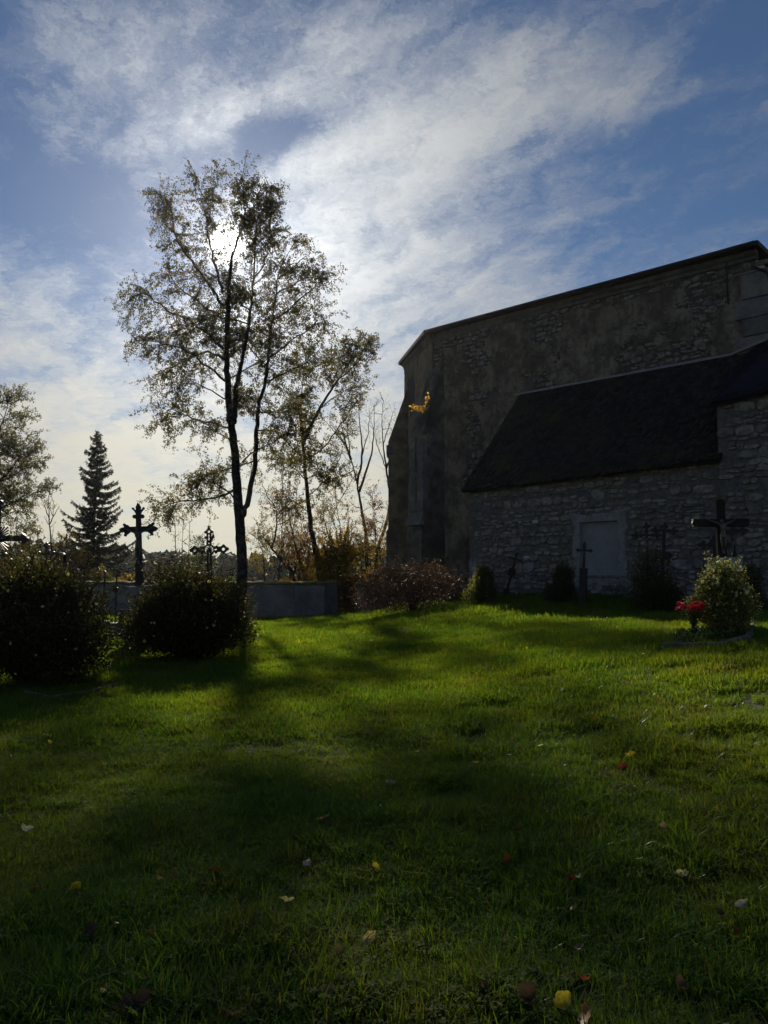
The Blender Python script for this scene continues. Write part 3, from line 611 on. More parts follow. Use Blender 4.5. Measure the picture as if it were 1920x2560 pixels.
# ------------------------------------------------------------------ churchyard wall and gate
YW = 34.0
def yard_wall(name, label, x0, x1, ztop0, ztop1, th=.42, yaw=0.0, matl=None):
    r = thing(name, label, 'wall', ((x0 + x1) / 2, YW, G((x0 + x1) / 2, YW)))
    s_ = np.arange(x0, x1 + .01, .12); s_[-1] = x1; zt = lambda x: ztop0 + (ztop1 - ztop0) * (x - x0) / (x1 - x0)
    body = None
    k = 12; V = []; 
    for x in s_:
        zb_ = G(x, YW) - .3
        for j in range(k + 1):
            z = zb_ + (zt(x) - zb_) * j / k; V.append((x, YW - th / 2 + (fbm(x * 2.2, z * 2.2, 3, 3) - .5) * .05, z))
        V.append((x, YW + th / 2, zt(x))); V.append((x, YW + th / 2, zb_))
    n = k + 3; Fq = [(i * n + j, (i + 1) * n + j, (i + 1) * n + (j + 1) % n, i * n + (j + 1) % n) for i in range(len(s_) - 1) for j in range(n)]
    body = np_mesh('wall_body', V, Fq, matl or M_yard, r, smooth=False)
    m = MB()
    for xe, rev in ((x0, False), (x1, True)):
        q = [Vector((xe, YW - th / 2 + .02, G(xe, YW) - .3)), Vector((xe, YW - th / 2 + .02, zt(xe))), Vector((xe, YW + th / 2, zt(xe))), Vector((xe, YW + th / 2, G(xe, YW) - .3))]
        m.add(q, [(0, 1, 2, 3)])
    m.build('wall_end', matl or M_yard, r, world=True)
    V = []; sx = np.arange(x0 - .04, x1 + .045, .06); pr = [(-.5, -.03), (-.5, .03), (-.28, .075), (0, .105), (.28, .075), (.5, .03), (.5, -.03)]
    for x in sx:
        for a, b in pr: V.append((x, YW + a * (th + .14), zt(min(max(x, x0), x1)) + .005 + b + (fbm(x * 5, a * 4, 7, 3) - .5) * (.11 if b > 0 else .01)))
    n = len(pr); Fq = [(i * n + j, i * n + (j + 1) % n, (i + 1) * n + (j + 1) % n, (i + 1) * n + j) for i in range(len(sx) - 1) for j in range(n)]
    np_mesh('coping', V, Fq, M_moss, r, smooth=True)
    return r
xg0 = P(832, 1500, YW).x; xg1 = P(892, 1500, YW).x
yw = yard_wall('churchyard_wall', 'long low grey rendered churchyard wall with mossy coping left of the gate', -19.5, P(812, 1500, YW).x, P(240, 1458, YW).z, P(812, 1460, YW).z)
for i, px in enumerate((735,)):
    x = P(px, 1500, YW).x; m = MB(); m.tube([(x, YW - .235, P(px, 1465, YW).z), (x + .02, YW - .24, P(px, 1500, YW).z)], .018, 5); m.build('damp_pipe', M_pier, yw, world=True)
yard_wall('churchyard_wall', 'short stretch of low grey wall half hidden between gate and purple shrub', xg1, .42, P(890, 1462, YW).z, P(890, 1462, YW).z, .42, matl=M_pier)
gp = thing('gate_pier', 'square shaded rendered gate pier at the end of the churchyard wall', 'pier', (P(828, 1500, YW).x, YW - .08, G(-2, YW)))
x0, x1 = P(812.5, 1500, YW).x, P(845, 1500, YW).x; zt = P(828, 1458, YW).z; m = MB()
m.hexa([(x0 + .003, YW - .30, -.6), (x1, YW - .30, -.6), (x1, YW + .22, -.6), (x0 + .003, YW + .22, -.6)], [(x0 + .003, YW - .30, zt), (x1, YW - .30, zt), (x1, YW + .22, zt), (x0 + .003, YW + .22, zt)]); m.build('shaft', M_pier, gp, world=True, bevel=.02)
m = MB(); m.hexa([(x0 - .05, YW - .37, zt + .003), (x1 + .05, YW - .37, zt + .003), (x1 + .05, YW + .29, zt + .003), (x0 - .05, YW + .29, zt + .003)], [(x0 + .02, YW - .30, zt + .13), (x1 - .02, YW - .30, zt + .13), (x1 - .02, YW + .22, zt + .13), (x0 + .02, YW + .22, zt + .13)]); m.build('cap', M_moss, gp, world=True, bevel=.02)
gate = thing('iron_gate', 'narrow rusty wrought iron lattice gate beside the grey churchyard wall', 'gate', ((x1 + xg1) / 2, YW - .2, G(-1.5, YW)))
xa, xb = x1 + .02, xg1 - .02; z0 = P(860, 1548, YW).z + .05; z1 = P(860, 1463, YW).z
for x in np.linspace(xa, xb, 9):
    e = x in (xa, xb); m = MB(); m.tube([(x, YW - .2, z0), (x, YW - .2, z1 + (.0 if e else .05))], .022 if e else .011, 6); m.build('bar', M_rust, gate, world=True)
for z in (z0 + .03, z0 + .32, z0 + .52, z0 + .80, z0 + 1.02, z1 - .03):
    m = MB(); m.tube([(xa, YW - .186, z), (xb, YW - .186, z)], .014, 6); m.build('rail', M_rust, gate, world=True)
# ------------------------------------------------------------------ plants: generators
def smooth_line(pts, n, jit=0.0):
    pts = [Vector(p) for p in pts]; out = []; m_ = len(pts)
    for i in range(m_ - 1):
        p0, p1, p2, p3 = pts[max(i - 1, 0)], pts[i], pts[i + 1], pts[min(i + 2, m_ - 1)]
        for k in range(n):
            t = k / n; out.append(.5 * ((2 * p1) + (p2 - p0) * t + (2 * p0 - 5 * p1 + 4 * p2 - p3) * t * t + (3 * p1 - p0 - 3 * p2 + p3) * t ** 3))
    out.append(pts[-1])
    if jit:
        for i in range(1, len(out)): out[i] = out[i] + Vector(rng.normal(0, jit, 3))
    return out
def rvec():
    v = Vector(rng.normal(0, 1, 3)); return v.normalized()
class Leaves:
    def __init__(s): s.c = []; s.a = []; s.l = []; s.t = []
    def put(s, c, a, l, t): s.c.append(tuple(c)); s.a.append(tuple(a)); s.l.append(l); s.t.append(t)
    def arr(s, C, A, L, T): s.c.extend(C.tolist()); s.a.extend(A.tolist()); s.l.extend(L.tolist()); s.t.extend(T.tolist())
    def build(s, name, matl, parent, ratio=.62, fold=.18):
        c = np.array(s.c); a = np.array(s.a); a /= np.linalg.norm(a, axis=1)[:, None] + 1e-9; l = np.array(s.l)[:, None]
        b = np.cross(a, rng.normal(0, 1, a.shape)); b /= np.linalg.norm(b, axis=1)[:, None] + 1e-9; n_ = np.cross(a, b)
        V = np.stack([c, c + a * l * .45 + b * l * ratio * .5 + n_ * l * fold, c + a * l, c + a * l * .45 - b * l * ratio * .5 + n_ * l * fold], 1).reshape(-1, 3)
        k = np.arange(len(c)) * 4
        # two triangles folded along the midrib
        Fq = np.r_[np.c_[k, k + 1, k + 2], np.c_[k, k + 2, k + 3]]
        return np_mesh(name, V, Fq, matl, parent, tint=np.r_[s.t, s.t])
def twigs_on(path, mb, lv, n, length, leaf, per_m, droop, t0=.15, out=.6, up=.15, rad=.006, tint=(.0, 1.0), sub=1, center=None):
    """thin twigs along a limb, each carrying leaves; droop bends the ends towards the ground"""
    m_ = len(path)
    for _ in range(n):
        t = t0 + (1 - t0) * rng.random() ** .8; f = t * (m_ - 1); i = min(int(f), m_ - 2); p = path[i].lerp(path[i + 1], f - i)
        ax = (path[i + 1] - path[i]).normalized()
        dv = (ax * out + rvec() * .95 + Vector((0, 0, up))).normalized(); L = length * rng.uniform(.45, 1.15)
        pts = [p]; k = 4
        for j in range(k):
            dv = (dv + Vector((0, 0, -droop * (j + 1) / k)) + rvec() * .18).normalized(); pts.append(pts[-1] + dv * (L / k))
        mb.tube(pts, [rad, rad * .8, rad * .65, rad * .5, rad * .3], 3, False)
        nl = int(L * per_m * rng.uniform(.6, 1.3)); tb = rng.random()
        for _l in range(nl):
            f2 = (.15 + .85 * rng.random()) * k; j = min(int(f2), k - 1); q = pts[j].lerp(pts[j + 1], f2 - j) + Vector(rng.normal(0, leaf * .5, 3))
            a = rvec() * .8 + Vector((0, 0, -.55)); lv.put(q, a, leaf * rng.uniform(.6, 1.25), min(1, max(0, tint[0] + (tint[1] - tint[0]) * (.55 * tb + .45 * rng.random()))))
        if sub and rng.random() < .75:
            twigs_on([pts[1], pts[2], pts[3], pts[4]], mb, lv, sub, length * .5, leaf, per_m, droop * 1.4, .2, out, up - .1, rad * .6, tint, 0)
def pix_tree(name, label, cat, stems, Y, r0, leafm, barkm, limbs=(), auto=(0, 1, 2, .3), twig=(6, 1.0), leaf=.06, per_m=20, droop=.25, group=None, dep=2.0, base=None, tint=(0, 1), jit=.03, sub=2, sides=8, up=.15, ratio=.62, limb_el=(.2, .9)):
    """stems and limbs drawn as pixel lines at depth Y with a depth of their own; auto = (count, min length, max length, from t)"""
    bx = P(*stems[0][0], Y); gz = G(bx.x, Y); root = thing(name, label, cat, (bx.x, Y, gz), group)
    mb = MB(); tw = MB(); lv = Leaves(); lines = []
    for si, st in enumerate(stems):
        k0 = rng.uniform(-.6, .6) * (si > 0); pts = [P(px, py, Y + k0 * dep * (j / (len(st) - 1))) for j, (px, py) in enumerate(st)]
        if si == 0: pts = [Vector((pts[0].x, Y, gz - .2))] + pts
        ln = smooth_line(pts, 5, jit * .5); rr = r0 * (1.0 if si == 0 else .52)
        n_ = len(ln); rad = [max(rr * (1 - i / (n_ - 1)) ** 1.0, .012) * (1.35 if (i == 0 and si == 0) else 1) for i in range(n_)]
        mb.tube(ln, rad, sides); lines.append((ln, rad))
    limbs3 = []
    for lm in limbs:
        k0 = rng.uniform(-1, 1) * dep; pts = [P(px, py, Y + k0 * (j / (len(lm) - 1))) for j, (px, py) in enumerate(lm)]
        limbs3.append(smooth_line(pts, 4, jit))
    na, l0_, l1_, ta = auto
    for i in range(na):
        ln, rad = lines[rng.integers(len(lines))] if rng.random() < .6 else lines[0]; t = ta + (1 - ta) * rng.random() ** .9; f = t * (len(ln) - 1); j = min(int(f), len(ln) - 2); p = ln[j].lerp(ln[j + 1], f - j)
        az = rng.uniform(0, 2 * math.pi); el = rng.uniform(*limb_el); L = rng.uniform(l0_, l1_) * (1.2 - .95 * t)
        dv = Vector((math.cos(az) * math.cos(el), math.sin(az) * math.cos(el), math.sin(el))); pts = [p]
        for q in range(5): dv = (dv + rvec() * .22 + Vector((0, 0, .06 - droop * .12 * q))).normalized(); pts.append(pts[-1] + dv * L / 5)
        limbs3.append(smooth_line(pts, 2, 0))
    for ln in limbs3:
        L = sum((ln[i + 1] - ln[i]).length for i in range(len(ln) - 1)); r1 = min(r0 * .32, .012 + .009 * L); n_ = len(ln)
        mb.tube(ln, [max(r1 * (1 - i / (n_ - 1)) ** .7, .007) for i in range(n_)], 6); twigs_on(ln, tw, lv, max(2, int(L * twig[0])), twig[1] * min(1.0, max(.5, .35 + L * .22)), leaf, per_m, droop, sub=sub, tint=tint, up=up)
    for ln, rad in lines:
        L = sum((ln[i + 1] - ln[i]).length for i in range(len(ln) - 1)); twigs_on(ln, tw, lv, int(L * twig[0] * .35), twig[1], leaf, per_m, droop, t0=max(ta, .35), sub=sub, tint=tint, up=up)
    mb.build('trunk', barkm, root, smooth=True, world=True); cr = lv.build('crown', leafm, root, ratio); tw.build('twigs', M_twig, cr, world=True); return root
# ------------------------------------------------------------------ the big birch in front of the sun
st1 = [(606, 1455), (602, 1350), (596, 1260), (590, 1176), (584, 1096), (574, 1036), (570, 957), (566, 877), (570, 778), (574, 718), (578, 658), (598, 587), (618, 531), (638, 483), (656, 432)]
st2 = [(606, 1290), (620, 1250), (638, 1156), (642, 1076), (646, 1016), (662, 957), (670, 897), (678, 818), (690, 738), (698, 678), (730, 619), (749, 595)]
st3 = [(584, 1060), (586, 1032), (590, 977), (602, 917), (614, 857), (626, 778), (634, 698), (638, 619), (642, 559), (654, 511)]
bl = [[(570, 778), (539, 738), (499, 678), (459, 627), (435, 579), (423, 499), (397, 462)], [(555, 730), (539, 666), (523, 599), (511, 539), (499, 470), (478, 425)], [(513, 539), (523, 479), (539, 418)], [(618, 531), (602, 479), (602, 412)],
      [(435, 579), (410, 540), (405, 500)], [(566, 877), (523, 837), (459, 798), (399, 762), (352, 732), (335, 760)], [(563, 953), (507, 909), (459, 873), (399, 853), (352, 849)], [(555, 798), (499, 758), (439, 710), (419, 668)],
      [(574, 1068), (539, 1060), (491, 1048), (451, 1032), (415, 1028), (402, 1070)], [(567, 1000), (519, 969), (479, 957), (445, 969)], [(592, 1225), (535, 1245), (485, 1250), (420, 1262), (388, 1280)], [(594, 1250), (550, 1215), (505, 1200), (450, 1205)],
      [(670, 897), (718, 861), (769, 825), (812, 794)], [(682, 798), (738, 758), (785, 718), (813, 700)], [(694, 698), (738, 666), (777, 632)], [(646, 1032), (690, 1032), (746, 1024)], [(606, 1156), (638, 1128), (678, 1108), (730, 1076)],
      [(662, 957), (720, 930), (775, 900), (810, 860)], [(690, 738), (720, 720), (770, 690), (795, 670)], [(638, 619), (665, 590), (690, 570)], [(626, 778), (590, 740), (560, 700), (520, 690)], [(642, 1076), (690, 1080), (735, 1120), (760, 1150)], [(566, 900), (520, 880), (470, 900), (420, 920), (390, 950)],
      [(634, 698), (660, 660), (670, 620), (672, 585)], [(570, 778), (540, 790), (490, 810), (440, 830), (400, 840)], [(640, 1150), (600, 1165), (545, 1180), (500, 1190)]]
bl = [[(x + (6 if y < 560 else 0), y + (24 if y < 560 else 0)) for x, y in l] for l in bl]; st1 = [(x, y + (24 if y < 560 else 0)) for x, y in st1]
pix_tree('birch_tree', 'tall two-stemmed birch standing against the sun before the churchyard wall', 'tree', [st1, st2, st3], 30.0, .225, L_birch, M_bark, bl, (32, 1.8, 3.4, .32), (13.0, 1.2), .082, 40, .36, dep=2.2, sub=2, sides=10)
# ------------------------------------------------------------------ other trees
pix_tree('birch_tree', 'slimmer birch with a rightward sweeping crown behind the yard wall', 'tree', [[(798, 1440), (790, 1390), (775, 1300), (765, 1200), (757, 1110), (752, 1040), (757, 960), (770, 890)], [(757, 1110), (800, 1020), (845, 950), (880, 890), (893, 850)]], 38, .18, L_birch, M_bark_dark,
    [[(800, 1020), (850, 985), (900, 965)], [(845, 950), (890, 910), (918, 870)], [(752, 1040), (720, 1000), (690, 960)], [(765, 1200), (720, 1160), (690, 1150)], [(770, 1240), (820, 1200), (860, 1190)], [(760, 1150), (810, 1120), (850, 1060), (875, 1030)], [(770, 1280), (730, 1250), (700, 1240)]], (22, 1.6, 3.0, .38), (12, 1.2), .095, 38, .22, dep=2.0)
pix_tree('bare_tree', 'nearly bare forked tree between birch and church', 'tree', [[(918, 1440), (915, 1350), (905, 1280), (893, 1210), (878, 1150), (866, 1110)], [(893, 1210), (905, 1140), (900, 1060), (895, 1000)], [(878, 1150), (860, 1090), (850, 1050)], [(898, 1230), (925, 1150), (935, 1080), (935, 1010)]], 41, .14, L_birch, M_bark_dark,
    [[(885, 1175), (855, 1190), (830, 1200)], [(878, 1150), (870, 1080), (875, 1020)], [(905, 1140), (920, 1080), (925, 1030)]], (12, 1.4, 2.6, .3), (5.5, 1.0), .055, 5, .05, dep=1.5, up=.5, sub=2)
pix_tree('bare_tree', 'leaning bare tree whose thin stems rise beside the church buttress', 'tree', [[(932, 1440), (945, 1370), (968, 1300), (975, 1240), (966, 1170), (958, 1110), (955, 1050), (958, 1000)], [(966, 1170), (985, 1120), (1000, 1070), (1012, 1030)]], 42, .13, L_birch, M_bark_dark,
    [[(966, 1170), (945, 1120), (935, 1080)], [(958, 1110), (975, 1060), (985, 1020)]], (10, 1.2, 2.4, .4), (6, .9), .055, 5, .05, dep=1.2, up=.5)
pix_tree('crooked_tree', 'crooked leaning small tree with an upright shoot right of the birch', 'tree', [[(735, 1440), (705, 1405), (680, 1370), (665, 1350), (652, 1335)], [(680, 1370), (690, 1330), (692, 1270), (690, 1220)], [(760, 1430), (740, 1370), (725, 1300), (715, 1230)]], 39, .12, L_yellow, M_bark_dark,
    [[(690, 1300), (720, 1270), (745, 1262)], [(690, 1270), (665, 1230), (655, 1200)]], (16, 1.0, 2.2, .3), (9, .9), .07, 22, .2, dep=1.2, tint=(0, .8))
pix_tree('locust_tree', 'feathery yellow-green tree cut by the left edge of the photo', 'tree', [[(-60, 1440), (-55, 1340), (-45, 1240), (-20, 1140), (5, 1060), (25, 990)], [(-45, 1240), (-10, 1210), (30, 1170), (60, 1120)], [(-50, 1290), (0, 1270), (50, 1250), (90, 1230)]], 44, .22, L_locust, M_bark_dark,
    [[(5, 1060), (40, 1040), (65, 1040)], [(-20, 1140), (30, 1120), (75, 1090)], [(30, 1170), (70, 1170), (85, 1160)], [(0, 1270), (40, 1300), (80, 1320)], [(-45, 1240), (20, 1250), (70, 1275)], [(25, 1010), (45, 1000), (50, 990)]], (60, 1.8, 3.6, .25), (8.0, 1.1), .10, 32, .18, dep=2.2)
pix_tree('bare_sapling', 'bare thin sapling between the left tree and the spruce', 'tree', [[(130, 1440), (128, 1370), (124, 1300), (122, 1240), (126, 1205)], [(124, 1300), (112, 1265), (98, 1240)], [(124, 1310), (140, 1280), (150, 1265)]], 40, .065, L_birch, M_bark_dark, [], (14, .7, 1.4, .25), (5, .5), .04, 3, .02, dep=.6, up=.6, sub=1)
pix_tree('slender_sapling', 'slender leafy sapling between the crucifix and the birch', 'tree', [[(440, 1440), (440, 1390), (438, 1340), (437, 1290)], [(455, 1440), (455, 1380), (458, 1320), (462, 1285)], [(470, 1440), (472, 1370), (475, 1310)]], 40, .05, L_green, M_bark_dark, [], (10, .5, 1.0, .35), (6, .5), .055, 15, .1, dep=.6, up=.3, sub=1)
def spruce(name, label, px, ptop, Y, halfpx, seed):
    r = np.random.default_rng(seed); b = P(px, 1440, Y); gz = G(b.x, Y); top = P(px, ptop, Y); root = thing(name, label, 'tree', (b.x, Y, gz))
    mb = MB(); H = top.z - gz; mb.tube([(b.x + (.06 * math.sin(i)), Y, gz - .2 + (H + .2) * i / 10) for i in range(11)], [.20 * (1 - i / 10) + .012 for i in range(11)], 8)
    lv = Leaves(); half = halfpx / F * Y; z = gz + .9; az = 0
    while z < top.z - .15:
        t = (z - gz) / H; Lm = half * (1 - t) ** .95 * 1.1 + .12
        for _ in range(5):
            az += 2.4 + r.uniform(-.4, .4); L = Lm * r.uniform(.45, 1.25); zo = r.uniform(-.16, .16); pts = []; k = 7
            for j in range(k + 1):
                u_ = j / k; pts.append(Vector((b.x + math.cos(az) * L * u_, Y + math.sin(az) * L * u_, z + zo + L * (-.40 * u_ + .62 * u_ ** 2.2) + .05)))
            mb.tube(pts, [.028 * (1 - j / (k + 1)) for j in range(k + 1)], 4, False)
            n = int(L * 95)
            for _q in range(n):
                f = (.08 + .92 * r.random()) * k; j = min(int(f), k - 1); p = pts[j].lerp(pts[j + 1], f - j); ax = (pts[j + 1] - pts[j]).normalized(); side = Vector((-math.sin(az), math.cos(az), 0)) * r.choice([-1, 1])
                a = ax * .5 + side * r.uniform(.1, .9) + Vector((0, 0, -r.uniform(.2, 1.1))); lv.put(p, a, r.uniform(.12, .34) * (1.1 - .4 * f / k), r.random())
                if r.random() < .5: lv.put(p, ax + Vector((0, 0, .35)) + side * .3, .14, r.random())
        z += .22 + .17 * (1 - t)
    for _q in range(60): lv.put(Vector((b.x, Y, top.z - .6 * r.random())), Vector((r.normal(), r.normal(), .8)), .2, r.random())
    mb.build('trunk', M_bark_dark, root, smooth=True, world=True); lv.build('crown', L_spruce, root, .22)
spruce('spruce_tree', 'dark pointed spruce rising beyond the graves on the left', 232, 1080, 46, 112, 5)

SAP = [(770, 1300, 38.5, 'dense low sapling left of the golden bush', L_orange, 71), (880, 1260, 39, 'twiggy brown sapling above the gate', L_orange, 72), (905, 1330, 38, 'short yellow sapling between gate and church', L_yellow, 73), (720, 1330, 41.5, 'brownish sapling behind the middle of the wall', L_orange, 74), (965, 1290, 41.5, 'thin sapling hard against the apse buttress', L_yellow, 75), (700, 1180, 37.5, 'reddish twiggy sapling just right of the birch trunk', L_orange, 61), (745, 1255, 40, 'thin yellowing sapling behind the crooked tree', L_yellow, 62), (815, 1205, 40.5, 'spindly yellow-leaved sapling right of the slim birch', L_yellow, 63), (850, 1120, 43, 'tall wispy half-bare sapling before the sky gap', L_birch, 64), (940, 1230, 40, 'bronze-leaved sapling crowding the church buttress', L_orange, 65), (655, 1290, 40, 'low many-stemmed sapling at the birch foot', L_yellow, 66), (60, 1300, 42, 'leafy sapling under the left-edge tree', L_locust, 67), (185, 1330, 41, 'small yellow sapling left of the spruce', L_yellow, 68), (500, 1345, 41, 'small bushy sapling behind the wheel cross', L_green, 69)]
for px, pt, Y, lb, lm, sd_ in SAP:
    rng = np.random.default_rng(sd_); h = 1445 - pt; j = lambda a: rng.uniform(-a, a)
    st = [[(px + j(8), 1445), (px + j(10), 1445 - h * .35), (px + j(14), 1445 - h * .7), (px + j(16), pt)]] + [[(px + j(14), 1445), (px + j(30), 1445 - h * .4), (px + j(44), 1445 - h * rng.uniform(.6, .95))] for _ in range(3)]
    pix_tree('autumn_sapling', lb, 'tree', st, Y, .05, lm, M_bark_dark, [], (20, .7, 1.8, .15), (8, .75), .08, 26 if lm is not L_birch else 7, .1, 'saplings beyond the churchyard wall', dep=1.0, sub=1, sides=5, up=.35)
rng = np.random.default_rng(99)
# ------------------------------------------------------------------ shrubs
FLOWER = {}
def flower_mesh(key, matl, petals=5, r=.027, cup=.25):
    if key in FLOWER: return FLOWER[key]
    m = MB()
    for i in range(petals):
        a = 2 * math.pi * i / petals; c, s_ = math.cos(a), math.sin(a); f = lambda rr, w, h: (rr * c - w * s_, rr * s_ + w * c, h)
        m.add([f(.0, 0, 0), f(r * .55, r * .42, r * cup * .6), f(r * .95, r * .3, r * cup), f(r * 1.02, 0, r * cup * .8), f(r * .95, -r * .3, r * cup), f(r * .55, -r * .42, r * cup * .6)], [(0, 1, 2, 3, 4, 5)])
    me = bpy.data.meshes.new('flower'); me.from_pydata(m.v, [], m.f); me.update(); me.materials.append(matl); FLOWER[key] = me; return me
def shrub(name, label, px, pbase, Y, wpx, hpx, leafm, leaf=.035, n=9000, flowers=0, fkey=None, fmat=None, group=None, lobes=9, stems=14, seed=1, dome=.75, sprigs=0, skirt=.25, depth=1.0, fr=.027, barkm=None, tint=(0, 1), flop=0.0, tiptint=0.0, cat='shrub', fdir=None, wx=1.25, hx=1.12):
    r = np.random.default_rng(seed); c = P(px, pbase, Y); gz = G(c.x, Y); root = thing(name, label, cat, (c.x, Y, gz), group)
    Rx = wpx / F * Y / 2 * wx; H = hpx / F * Y * hx; Ry = Rx * depth; lv = Leaves(); mb = MB()
    cen = []
    for i in range(lobes):
        a = 2 * math.pi * (i + r.uniform(-.3, .3)) / lobes; rad = r.uniform(.30, .60) if i % 3 else r.uniform(0, .25); hz = (r.uniform(.30, .62) - .22 * max(0, rad - .38) / .22) if i % 3 else r.uniform(.58, .72)
        cen.append((np.array([math.cos(a) * Rx * rad, math.sin(a) * Ry * rad, H * hz]), np.array([Rx * r.uniform(.32, .56), Ry * r.uniform(.36, .54), H * r.uniform(.20, .38)])))
    for i in range(lobes // 2): cen.append((np.array([r.uniform(-.45, .45) * Rx, r.uniform(-.45, .45) * Ry, H * skirt]), np.array([Rx * .45, Ry * .45, H * .25])))
    tips = []
    k = n // len(cen)
    for cc, rr in cen:
        u = r.normal(0, 1, (k, 3)); u /= np.linalg.norm(u, axis=1)[:, None]; rad = r.random(k) ** .28 * (1 + .10 * r.normal(0, 1, k)); p = cc + u * rr * rad[:, None]
        keep = p[:, 2] > .02; p, u_, rad_ = p[keep], u[keep], rad[keep]
        a = u_ * .7 + r.normal(0, .6, u_.shape) + np.array([0, 0, .25]); T = np.clip(tint[0] + (tint[1] - tint[0]) * (r.random(len(p)) * .8 + tiptint * (rad_ > .93)), 0, 1)  # tiptint pales the outermost leaves to stand in for sunlight on them
        lv.arr(p + np.array([c.x, Y, gz]), a, leaf * r.uniform(.6, 1.3, len(p)), T)
        for t in range(3): tips.append(p[r.integers(len(p))] + np.array([c.x, Y, gz]))
    for i in range(sprigs):
        cc, rr = cen[r.integers(lobes)]; u = r.normal(0, 1, 3); u[2] = abs(u[2]) * 1.2; u /= np.linalg.norm(u); p = Vector(cc + u * rr * .75) + Vector((c.x, Y, gz)); dv = Vector(u) + Vector((0, 0, .5)); pts = [p]; L = H * r.uniform(.10, .36)
        for j in range(4): dv = (dv.normalized() + Vector((0, 0, -flop * j)) + Vector(r.normal(0, .12, 3))); pts.append(pts[-1] + dv.normalized() * L / 4)
        mb.tube(pts, [.006, .005, .004, .003, .002], 3, False)
        for j in range(int(L * 60)):
            f = r.random() * 4; i_ = min(int(f), 3); q = pts[i_].lerp(pts[i_ + 1], f - i_); lv.put(q, Vector(r.normal(0, 1, 3)), leaf * r.uniform(.6, 1.2), min(1, tint[0] + (tint[1] - tint[0]) * r.uniform(.3, 1)))
    for i in range(stems):
        t = Vector(tips[r.integers(len(tips))]); b0 = Vector((c.x + r.normal() * .10, Y + r.normal() * .10, gz - .05)); mid = b0.lerp(t, .5) + Vector((0, 0, .1 * H)); ln = smooth_line([b0, mid, t], 4)
        mb.tube(ln, [.016 * (1 - j / 9) + .003 for j in range(len(ln))], 4, False)
    tag(mb.build('stems', barkm or M_twig, root, world=True), kind='stuff'); lv.build('foliage', leafm, root, .7)
    if flowers:
        me = flower_mesh(fkey, fmat, r=fr); cnt = 0
        while cnt < flowers:
            cc, rr = cen[r.integers(lobes)]; u = r.normal(0, 1, 3)
            if fdir is not None: u = u + np.array(fdir)
            else: u[1] = -abs(u[1])
            u[2] = u[2] * .8 + .35; u /= np.linalg.norm(u); p = cc + u * rr * r.uniform(.98, 1.10)
            if p[2] < .1 or any(np.linalg.norm((p - c2) / r2) < .93 for c2, r2 in cen): continue
            o = bpy.data.objects.new('flower', me); COL.objects.link(o); o.parent = root; o.location = p
            o.rotation_euler = Vector(u + r.normal(0, .35, 3)).to_track_quat('Z', 'Y').to_euler(); s_ = r.uniform(.45, 1.2); o.scale = (s_, s_, s_); cnt += 1
    return root
shrub('cinquefoil_bush', 'large dark cinquefoil bush with scattered yellow flowers cut by the left edge', 70, 1690, 12.0, 385, 300, L_pot, .042, 60000, 60, 'yellow', L_petal, 'cinquefoil bushes', 11, 30, 3, skirt=.28, sprigs=260, hx=1.04)
shrub('cinquefoil_bush', 'large dark cinquefoil bush in front of the iron crosses, few flowers', 468, 1632, 15.4, 345, 238, L_pot, .048, 60000, 34, 'yellow', L_petal, 'cinquefoil bushes', 11, 40, 8, skirt=.30, sprigs=280, hx=.93)
shrub('arching_shrub', 'wide purple-leaved shrub with thin arching twigs below the apse', 1035, 1535, 25.2, 270, 128, L_barb, .042, 24000, lobes=12, stems=40, seed=4, sprigs=420, flop=.30, wx=1.42, hx=.98)
shrub('round_shrub', 'small rounded shrub with sunlit pale left side next to the purple shrub', 1206, 1505, 23.0, 82, 88, L_pale, .042, 14000, lobes=7, seed=5, sprigs=24, tint=(0, .75))
shrub('round_shrub', 'small dark green shrub left of the walled-up window', 1407, 1500, 21.4, 88, 90, L_pot2, .042, 8000, lobes=7, seed=6, sprigs=24, tint=(0, .8))
shrub('round_shrub', 'dark rounded shrub in front of the pair of ornate crosses', 1632, 1536, 18.2, 142, 138, L_pot2, .040, 12000, 14, 'pale', L_cream, None, 9, 16, 7, fr=.018, sprigs=36)
shrub('round_shrub', 'bright cream-flowered shrub on the grave below the big crucifix', 1812, 1578, 11.3, 172, 172, L_pale, .034, 26000, 150, 'cream', L_cream, None, 12, 24, 9, fr=.026, sprigs=110, tint=(.1, 1.0), tiptint=.3, wx=1.1, hx=1.02, fdir=(-.5, -.1, .9))
shrub('round_shrub', 'dark shrub behind the big crucifix at the right edge', 1880, 1520, 16.4, 110, 118, L_pot2, .036, 6000, lobes=7, seed=10, sprigs=20)
